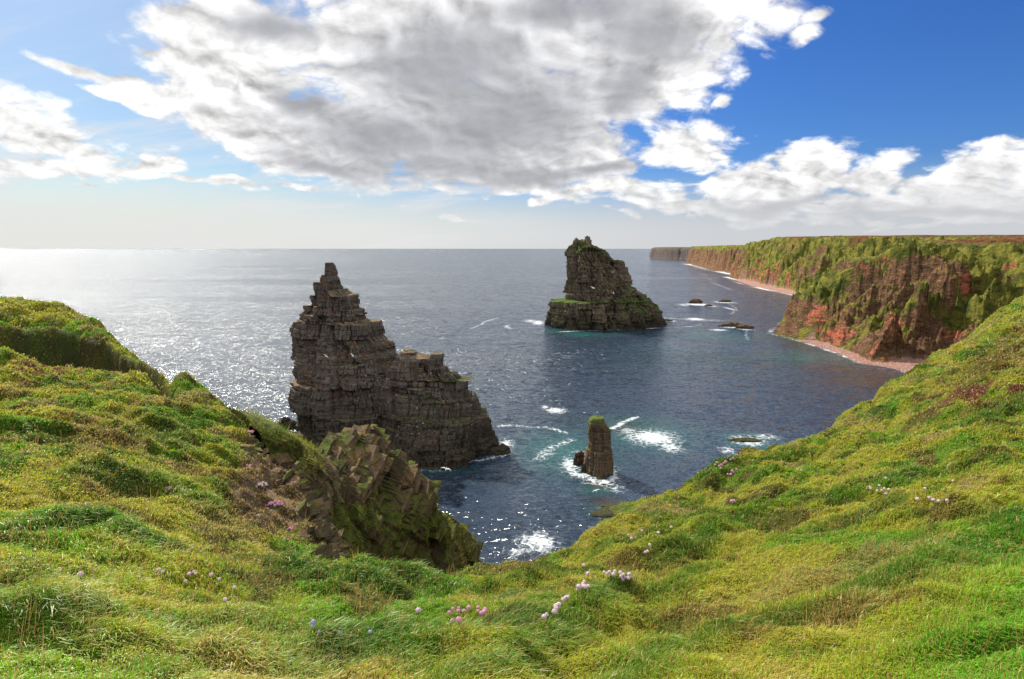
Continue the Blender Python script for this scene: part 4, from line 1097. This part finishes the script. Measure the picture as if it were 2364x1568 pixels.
def bank_rocks():
    rs = np.random.RandomState(5); Ps, Ss = [], []
    path = [(604,1004),(633,1036),(686,1058),(735,1095),(745,1140),(747,1182),(775,1235),(796,1268)]
    for k in range(620):
        t_ = rs.rand() * (len(path) - 1); i = int(t_); f_ = t_ - i
        u = path[i][0] * (1 - f_) + path[i + 1][0] * f_; v = path[i][1] * (1 - f_) + path[i + 1][1] * f_
        off = abs(rs.normal()) * 20
        p, r = turf_point(u - off, v + off * 0.25 + 3)
        if r < 9 or r > 30: continue
        Ps.append(p - np.array([0, 0, 0.05])); q = rs.rand() ** 2
        Ss.append(np.array([0.07 + 0.24 * q ** 2, 0.035 + 0.1 * q ** 2, 0.06 + 0.16 * q ** 2]) * (0.7 + r / 40))
    A_ = np.array(Ps); inn = np.zeros(len(A_), bool); inn[0] = True
    dmin = np.linalg.norm(A_ - A_[0], axis=1); par = np.zeros(len(A_), int)
    for _ in range(len(A_) - 1):                      # bridge the gaps so the edge is one continuous outcrop
        dm = np.where(inn, 1e9, dmin); j = int(np.argmin(dm)); inn[j] = True
        if dm[j] > 0.16:
            m_ = int(dm[j] / 0.12) + 1
            for q in range(1, m_):
                Ps.append(A_[par[j]] + (A_[j] - A_[par[j]]) * q / m_ - np.array([0, 0, 0.04])); Ss.append(np.array([0.16, 0.07, 0.12]) * (0.8 + 0.5 * rs.rand()))
        dj = np.linalg.norm(A_ - A_[j], axis=1); up_ = dj < dmin; par[up_] = j; dmin = np.minimum(dmin, dj)
    n = len(Ps)
    a_ = R(35); e1 = np.array([0.75 * math.cos(a_), -0.66 * math.cos(a_), math.sin(a_)]); e3 = np.array([0.66, 0.75, 0]); e2 = np.cross(e3, e1)
    V, F, G = slabs(np.array(Ps), e1, e2, e3, np.array(Ss), np.full(n, -0.05), 0.3, rs)
    o = mesh_obj('rock_outcrop', V, F, M_CRAG, smooth=False, attrs={'grassy': G, 'shade': np.repeat(rs.rand(n), 8)})
    tag(o, 'broken brown rock edge running down the worn bank above the crag', 'rock outcrop')
bank_rocks()

def head_mesh():
    V, F = [], []
    rs = np.random.RandomState(4)
    for q in range(34):                      # a ball of small notched petals
        z = 1 - 1.5 * (q + 0.5) / 34; a = q * 2.39996
        rr = math.sqrt(max(0, 1 - z * z)); nrm = np.array([rr * math.cos(a), rr * math.sin(a), z])
        t1 = np.cross(nrm, [0.3, 0.2, 1.0]); t1 /= np.linalg.norm(t1); t2 = np.cross(nrm, t1)
        c = nrm * 0.011; s = 0.0045
        b = len(V)
        V += [c * 0.5, c + t1 * s + nrm * 0.003, c + (t1 * .35 + t2) * s + nrm * 0.002, c + (-t1) * s + nrm * 0.003, c - t2 * s + nrm * 0.002, c + nrm * 0.001]
        F += [[5, 1, 2], [5, 2, 3], [5, 3, 4], [5, 4, 1], [0, 1, 4], [0, 3, 2]]
        F[-6:] = [[i + b for i in f] for f in F[-6:]]
    return np.array(V), np.array(F)
HV, HF = head_mesh()
def stem_mesh(L=0.08):
    t = np.linspace(0, 2 * math.pi, 5, endpoint=False)
    V = np.array([[0.0015 * (1.3 - q * .4) * math.cos(a) + 0.006 * q * q, 0.0015 * math.sin(a), L * (q - 1)] for q in (0, .33, .66, 1) for a in t])
    return V, grid_faces(4, 5, True)
SV, SF = stem_mesh()
_fl = {}
def flower(u, v, label, group, mat, size, name='thrift_flower', cat='flower'):
    p, r = turf_point(u, v, 0.07 * size)
    key = (name, mat.name)
    if key not in _fl:
        e = bpy.data.objects.new(name, None); COL.objects.link(e)
        h = mesh_obj('flower_head', HV, HF, mat, e, smooth=False); s = mesh_obj('stem', SV, SF, M_STEM, e)
        _fl[key] = (e, h, s)
    else:
        e = _fl[key][0].copy(); COL.objects.link(e)
        for c in _fl[key][1:]:
            c2 = c.copy(); COL.objects.link(c2); c2.parent = e
    e.location = p; e.rotation_euler = (random.uniform(-.2, .2), random.uniform(-.2, .2), random.random() * 6)
    e.scale = (size,) * 3
    tag(e, label, cat, group)
CL = [
 ('pink thrift flower in the sparse row left of the bottom centre', 'thrift flowers left of the bottom centre', M_PINK, 1.5, [(1037,1414),(1046,1406),(1059,1404),(1058,1411),(1071,1411),(1082,1403),(1104,1402),(1104,1411),(1112,1416),(1120,1408),(1118,1413),(1044,1433),(1059,1431)]),
 ('pink thrift flower in the diagonal string climbing the grass right of bottom centre', 'thrift flowers in the diagonal string', M_PALE, 1.6, [(1256,1424),(1262,1419),(1280,1412),(1284,1405),(1283,1399),(1290,1396),(1300,1384),(1306,1380),(1311,1378),(1335,1360),(1336,1354),(1347,1354),(1349,1343),(1346,1349),(1358,1354),(1352,1355),(1357,1324)]),
 ('pink thrift flower in the top row of the clump right of the diagonal string', 'thrift flowers in the upper clump', M_PALE, 1.6, [(1395,1321),(1402,1325),(1407,1321),(1419,1319),(1416,1326),(1432,1322),(1434,1331),(1438,1337),(1443,1333),(1450,1335),(1453,1326),(1456,1332),(1439,1327)]),
 ('pale flower low in the short turf left of bottom centre', 'pale flowers in the left foreground turf', M_PALE, 1.3, [(437,1325),(447,1320),(452,1324),(488,1327),(366,1316),(376,1320),(186,1325),(520,1384),(541,1357),(506,1337),(428,1342)]),
 ('violet scabious flower in the long green grass near the bottom edge', 'violet flowers near the bottom edge', M_VIOLET, 1.15, [(738,1464),(737,1459),(783,1462),(723,1436),(721,1447),(854,1459)]),
 ('single pale flower on the right grass slope below the gully rim', 'scattered pale flowers on the right slope', M_PALE, 2.0, [(1482,1225),(1490,1275),(1495,1273),(1458,1243),(1451,1235),(1520,1230),(1500,1258),(966,1409),(1348,1305),(1550,1217)]),
 ('pink thrift flower on the rim where the right slope meets the sea', 'thrift flowers on the right rim', M_PINK, 3.0, [(1651,1073),(1655,1068),(1661,1076),(1666,1073),(1671,1069),(1664,1081),(1675,1066),(1687,1061),(1693,1058),(1700,1083),(1690,1087),(1687,1095),(1692,1090),(1680,1095),(1689,1157),(1695,1156),(1703,1050),(1709,1046)]),
 ('tiny white flower high on the right hillside', 'white flowers high on the right hillside', M_PALE, 2.0, [(2008,1124),(2030,1121),(2042,1128),(2052,1130),(2036,1132),(2025,1133),(2045,1104),(2010,1128),(2118,1152),(2145,1149),(2155,1154),(2167,1157),(2186,1155),(2045,1140),(2136,1128),(1840,1083),(1850,1085),(2200,1110)]),
 ('small yellow flower near the rim of the right slope', 'yellow flowers on the right rim', M_YELLOW, 2.2, [(1612,1092),(1622,1092),(1590,1130),(1640,1133),(1632,1137),(1548,1168),(1430,1187),(1450,1190),(1465,1190),(1408,1210),(1370,1225)]),
]
for lab, grp, mt, sz, pts in CL:
    sz = sz * 1.08
    for (u, v) in pts:
        flower(u, v, lab, grp, mt, sz * random.uniform(0.85, 1.2))

def clump(u, v, width_u, nh, label, mat=M_PINK, hs=1.6, tall=0.5):
    p, r = turf_point(u, v)
    w = width_u / FOC * r * 0.5
    e = empty('thrift_clump', p, label, 'thrift clump', 'pink thrift clumps on the worn bank')
    n, m = 28, 12
    t = np.linspace(0, 2 * math.pi, n, endpoint=False)[None]; q = np.linspace(0, 1, m)[:, None]
    k = 1 + 0.25 * fbm(np.cos(t) * 2 + 0 * q, np.sin(t) * 2 + 0 * q, q * 2 + u, 5, 3)
    x = w * np.cos(q * 1.57) * np.cos(t) * k; y = w * 0.8 * np.cos(q * 1.57) * np.sin(t) * k; z = w * tall * np.sin(q * 1.57) * k - 0.15 * w
    mesh_obj('cushion', np.stack([x, y, z], -1).reshape(-1, 3), grid_faces(m, n, True), M_CUSHION, e, smooth=False)
    rs = np.random.RandomState(int(u)); src = None
    for i in range(nh):
        a = rs.rand() * 6.28; rr = w * math.sqrt(rs.rand()) * 1.05
        pos = (rr * math.cos(a), rr * 0.8 * math.sin(a), w * tall * math.sqrt(max(0.02, 1 - (rr / (w * 1.06)) ** 2)) + 0.01)
        if src is None: h = src = mesh_obj('flower_head', HV, HF, mat, e, smooth=False)
        else:
            h = src.copy(); COL.objects.link(h); h.parent = e
        h.location = pos; h.scale = (0.8 * hs * rs.uniform(0.8, 1.25),) * 3
for a in ((632,1172,42,34,'largest pink thrift clump, in the middle of the bank left of the crag',M_PINK,2.2,0.6),
          (603,1122,26,20,'pink thrift clump just above the largest one on the bank',M_PALE,2.2,0.5),
          (783,1240,18,14,'bright pink thrift clump at the lowest right corner of the bank',M_PINK,2.1,0.9),
          (586,1052,22,15,'pink thrift clump high on the bank below the hillside rim',M_PINK,2.6,0.4),
          (575,1076,22,11,'thin pink thrift clump left of the middle of the bank',M_PINK,2.4,0.4),
          (597,1018,14,10,'small pink thrift clump near the top of the bank',M_PINK,2.8,0.4),
          (578,975,14,12,'highest pink thrift clump on the rim of the bank',M_PINK,3.2,0.4),
          (672,1222,16,8,'few pink thrift heads low on the bank beside the grass',M_PINK,2.0,0.4),
          (660,1246,14,6,'lowest small thrift clump where the bank meets the grass',M_PINK,1.9,0.4),
          (385,1132,20,8,'pale pink thrift clump on a brown hummock of the left hillside',M_PINK,2.0,0.5),
          (418,1138,20,10,'pale thrift clump right of the hummock on the left hillside',M_PALE,2.0,0.5),
          (1300,1233,16,10,'pink thrift clump on the gully rim beside white surf',M_PINK,2.0,0.4),
          (1118,1291,14,8,'pink thrift clump on the rim at the bottom of the gully',M_PINK,1.8,0.4)):
    clump(*a)

# ------------------------------------------------------------------ sky, sun, camera
SUN_AZ, SUN_EL = R(-42), R(40)
def world():
    w = bpy.data.worlds.new('World'); S.world = w; w.use_nodes = True
    t = NT(w.node_tree)
    tc = t.n('ShaderNodeTexCoord'); D = tc.outputs['Generated']
    sky = t.n('ShaderNodeTexSky', sky_type='NISHITA', sun_disc=False, sun_elevation=SUN_EL, sun_rotation=SUN_AZ, altitude=60, air_density=1.0, dust_density=1.0, ozone_density=2.0)
    sx = t.n('ShaderNodeSeparateXYZ', {0: D})
    az = t.m('ARCTAN2', sx.outputs[0], sx.outputs[1]); el = t.m('ARCSINE', sx.outputs[2])
    AE = t.n('ShaderNodeCombineXYZ', {0: az, 1: el, 2: 0.0}).outputs[0]
    def azel(u, v):
        d = ray(u, v); return math.atan2(d[0], d[1]), math.atan2(d[2], math.hypot(d[0], d[1]))
    # clouds flatten towards the horizon
    zz = t.m('ADD', t.m('MAXIMUM', sx.outputs[2], 0.0), 0.16)
    zk = t.m('DIVIDE', 0.58, t.m('ADD', t.m('MAXIMUM', sx.outputs[2], 0.0), 0.42))
    cvec = t.vm('SCALE', t.scale(D, (1, 1, 0))); t.put(cvec.node.inputs['Scale'], zk)
    wn = t.n('ShaderNodeTexNoise', {'Vector': cvec, 'Scale': 5.0, 'Detail': 3.0, 'Roughness': 0.5}).outputs[1]
    warp = t.vm('ADD', cvec, t.scale(t.vm('SUBTRACT', wn, (0.5, 0.5, 0.5)), (0.10, 0.07, 0.0)))
    nA = t.noise(warp, 7.0, 10, 0.60)
    nB = t.noise(t.vm('ADD', warp, (-0.016, 0.020, 0)), 7.0, 8, 0.60)
    nL = t.noise(warp, 2.6, 4, 0.5)
    nF = t.noise(t.scale(warp, (0.8, 1.3, 1)), 24.0, 7, 0.62, 0.3)
    def puff(vec): return t.m('ABSOLUTE', t.m('SUBTRACT', t.m('MULTIPLY', t.noise(vec, 11.0, 5, 0.5), 2.0), 1.0))
    pA = puff(warp); pB = puff(t.vm('ADD', warp, (-0.010, 0.013, 0)))
    pw = t.vm('ADD', AE, t.scale(t.vm('SUBTRACT', wn, (0.5, 0.5, 0.5)), (0.16, 0.10, 0.0)))
    def blobs(lst):
        acc = None
        for b in lst:
            u, v, ru, rv = b[:4]; rot = b[4] if len(b) > 4 else 0
            a0, e0 = azel(u, v); a1, _ = azel(u + ru, v); a2, _ = azel(u - ru, v); _, e1 = azel(u, v - rv); _, e2 = azel(u, v + rv)
            mp = t.n('ShaderNodeMapping', {'Vector': pw, 'Location': (a0, e0, 0), 'Rotation': (0, 0, R(rot)), 'Scale': ((a1 - a2) / 2, (e1 - e2) / 2, 1)}, vector_type='TEXTURE')
            L = t.vm('LENGTH', mp.outputs[0])
            acc = L if acc is None else t.m('SMOOTH_MIN', acc, L, 0.25)
        return acc
    cover = blobs([(480,50,170,110),(450,150,120,80),(560,240,160,80),(1020,80,620,270),(1180,290,440,170),(860,300,300,150),(1560,30,320,130),(1480,170,220,170),(600,110,210,140),(520,290,200,60,-20),(680,340,240,60,-14),(330,230,90,45,-22),
                   (1000,250,400,160),(1120,400,330,50),(1380,400,170,45),(1560,340,140,70),(1440,455,180,40),
                   (1760,430,170,75),(1900,380,130,75),(2040,410,120,70),(2200,440,130,60),(2290,405,110,70),(2420,430,180,80),(1650,480,260,28),(2050,480,260,35),(2300,490,240,30),
                   (60,290,240,74,-14),(60,382,270,36,-3),(1190,190,160,90),
                   (-300,250,250,120),(2800,250,300,160)])
    wisps = blobs([(150,155,170,34,-17),(380,40,90,50,0),(350,115,75,40,0),(190,330,150,46,-18),(250,388,150,34,-6),(350,360,100,46,0),(430,412,110,20,-8),(530,430,110,20,-8),(675,433,76,20,-5),(180,434,100,11,-4),(1065,497,110,15),(1580,506,40,14),(2150,521,260,12),(1250,478,90,16),(1860,80,60,40,20),(1680,215,50,40),(300,245,150,20,-10),(1900,30,60,40)])
    dark = blobs([(900,320,260,100,-8),(1150,290,290,140,10),(1050,170,260,150),(1200,410,260,34),(1000,390,280,34,-4),(1480,90,170,90),(1440,210,90,60),(1400,400,110,22),(1780,470,160,16),(2050,495,170,15),(2270,488,150,15),
                  (760,380,150,26,-12),(640,60,110,40),(1330,40,260,60),(690,230,60,50)])
    # behind and above the photographer: unseen broken cloud, thickened for ambient light
    back = t.m('MULTIPLY', t.ramp(t.m('ABSOLUTE', az), 1.0, 1.5), t.ramp(nL, 0.38, 0.52))
    hi = t.m('MULTIPLY', t.ramp(el, 0.62, 0.8), t.ramp(t.noise(D, 2.0, 4), 0.30, 0.44))
    f = t.m('MAXIMUM', t.m('SUBTRACT', 1.0, cover), t.m('SUBTRACT', t.m('MULTIPLY', t.m('SUBTRACT', 1.0, wisps), 0.8), 0.26))
    f = t.m('MAXIMUM', f, t.m('SUBTRACT', t.m('MULTIPLY', t.m('MAXIMUM', back, hi), 0.8), 0.4))
    dens = t.m('ADD', t.m('MULTIPLY', f, 1.15), t.m('ADD', t.m('ADD', t.m('MULTIPLY', t.m('SUBTRACT', nA, 0.5), 2.1), t.m('ADD', t.m('MULTIPLY', t.m('SUBTRACT', nF, 0.5), 0.8), t.m('MULTIPLY', t.m('SUBTRACT', pA, 0.2), 0.8))), t.m('MULTIPLY', t.m('SUBTRACT', nL, 0.5), 0.7)))
    alpha = t.ramp(dens, -0.10, 0.34)
    # brightness inside
    relief = t.m('ADD', t.m('MULTIPLY', t.m('SUBTRACT', nA, nB), 3.6), t.m('MULTIPLY', t.m('SUBTRACT', pA, pB), 2.4))
    dk = t.m('ADD', t.m('SUBTRACT', 1.0, dark), t.m('MULTIPLY', t.m('SUBTRACT', nA, 0.5), 0.4))
    dk = t.ramp(dk, -0.6, 0.85)
    thick = t.ramp(dens, 0.1, 1.3)
    br = t.m('SUBTRACT', t.m('ADD', 6.1, t.m('MULTIPLY', t.m('MULTIPLY', relief, t.m('SUBTRACT', 1.0, t.m('MULTIPLY', dk, 0.82))), 3.6)), t.m('ADD', t.m('MULTIPLY', dk, 2.95), t.m('MULTIPLY', thick, 0.35)))
    br = t.m('MINIMUM', t.m('MAXIMUM', br, 1.7), 8.5)
    # unseen front-lit clouds opposite the sun, brightened to lift shaded faces
    br = t.m('ADD', br, t.m('MULTIPLY', t.ramp(t.m('ABSOLUTE', az), 1.3, 1.9), 4.2))
    tintc = t.mix(dk, (1.0, 0.995, 0.99), (0.93, 0.94, 1.0))
    cc = t.vm('SCALE', tintc); t.put(cc.node.inputs['Scale'], br)
    # clear sky: bluer on the right, paler towards the sun
    hs = t.n('ShaderNodeHueSaturation', {'Saturation': 1.25, 'Value': 1.0, 'Color': sky.outputs[0]})
    skc = t.mix(1.0, hs.outputs[0], t.mix(t.ramp(az, -0.6, 0.35), (0.40, 0.49, 0.56), (0.27, 0.44, 0.74)), 'MULTIPLY')
    # thin veils low on the left
    vn = t.noise(t.scale(cvec, (1.0, 3.5, 1)), 4.0, 7, 0.6, 0.5)
    veil = t.m('MULTIPLY', t.ramp(vn, 0.42, 0.68), t.m('MULTIPLY', t.ramp(el, 0.36, 0.08), t.ramp(az, 0.2, -0.25)))
    skc = t.mix(t.m('MULTIPLY', veil, 0.8), skc, (4.9, 5.0, 5.2))
    col = t.mix(alpha, skc, cc)
    # pale air along the horizon
    hz = t.ramp(el, 0.135, 0.02)
    col = t.mix(t.m('MULTIPLY', hz, 0.92), col, t.mix(t.ramp(az, -0.3, 0.5), (4.9, 4.95, 4.9), (4.0, 4.05, 4.2)))
    bg = t.n('ShaderNodeBackground', {'Color': col, 'Strength': 0.1})
    t.n('ShaderNodeOutputWorld', {'Surface': bg.outputs[0]})
    w.cycles.sampling_method = 'MANUAL'; w.cycles.sample_map_resolution = 512
world()

sd = bpy.data.lights.new('sun', 'SUN'); sd.energy = 5.0; sd.angle = R(0.5); sd.color = (1.0, 0.93, 0.82)
so = bpy.data.objects.new('sun', sd); COL.objects.link(so)
from mathutils import Vector
sdir = Vector((math.sin(SUN_AZ) * math.cos(SUN_EL), math.cos(SUN_AZ) * math.cos(SUN_EL), math.sin(SUN_EL)))
so.rotation_euler = sdir.to_track_quat('Z', 'Y').to_euler(); so.location = sdir * 500

cd = bpy.data.cameras.new('camera'); cam = bpy.data.objects.new('camera', cd); COL.objects.link(cam)
cam.location = (0, 0, EYE); cam.rotation_euler = (math.pi / 2 - PT, 0, 0)
cd.sensor_width = 36; cd.lens = 36 * FOC / 2364; cd.clip_start = 0.05; cd.clip_end = 200000
S.camera = cam

S.render.engine = 'CYCLES'
S.view_settings.view_transform = 'Standard'; S.view_settings.look = 'None'; S.view_settings.gamma = 1; S.view_settings.exposure = 0.7
S.cycles.use_denoising = True
S.cycles.denoising_input_passes = 'RGB_ALBEDO_NORMAL'
S.cycles.max_bounces = 6; S.cycles.diffuse_bounces = 3; S.cycles.glossy_bounces = 3; S.cycles.transmission_bounces = 3
S.cycles.sample_clamp_indirect = 6; S.cycles.sample_clamp_direct = 25
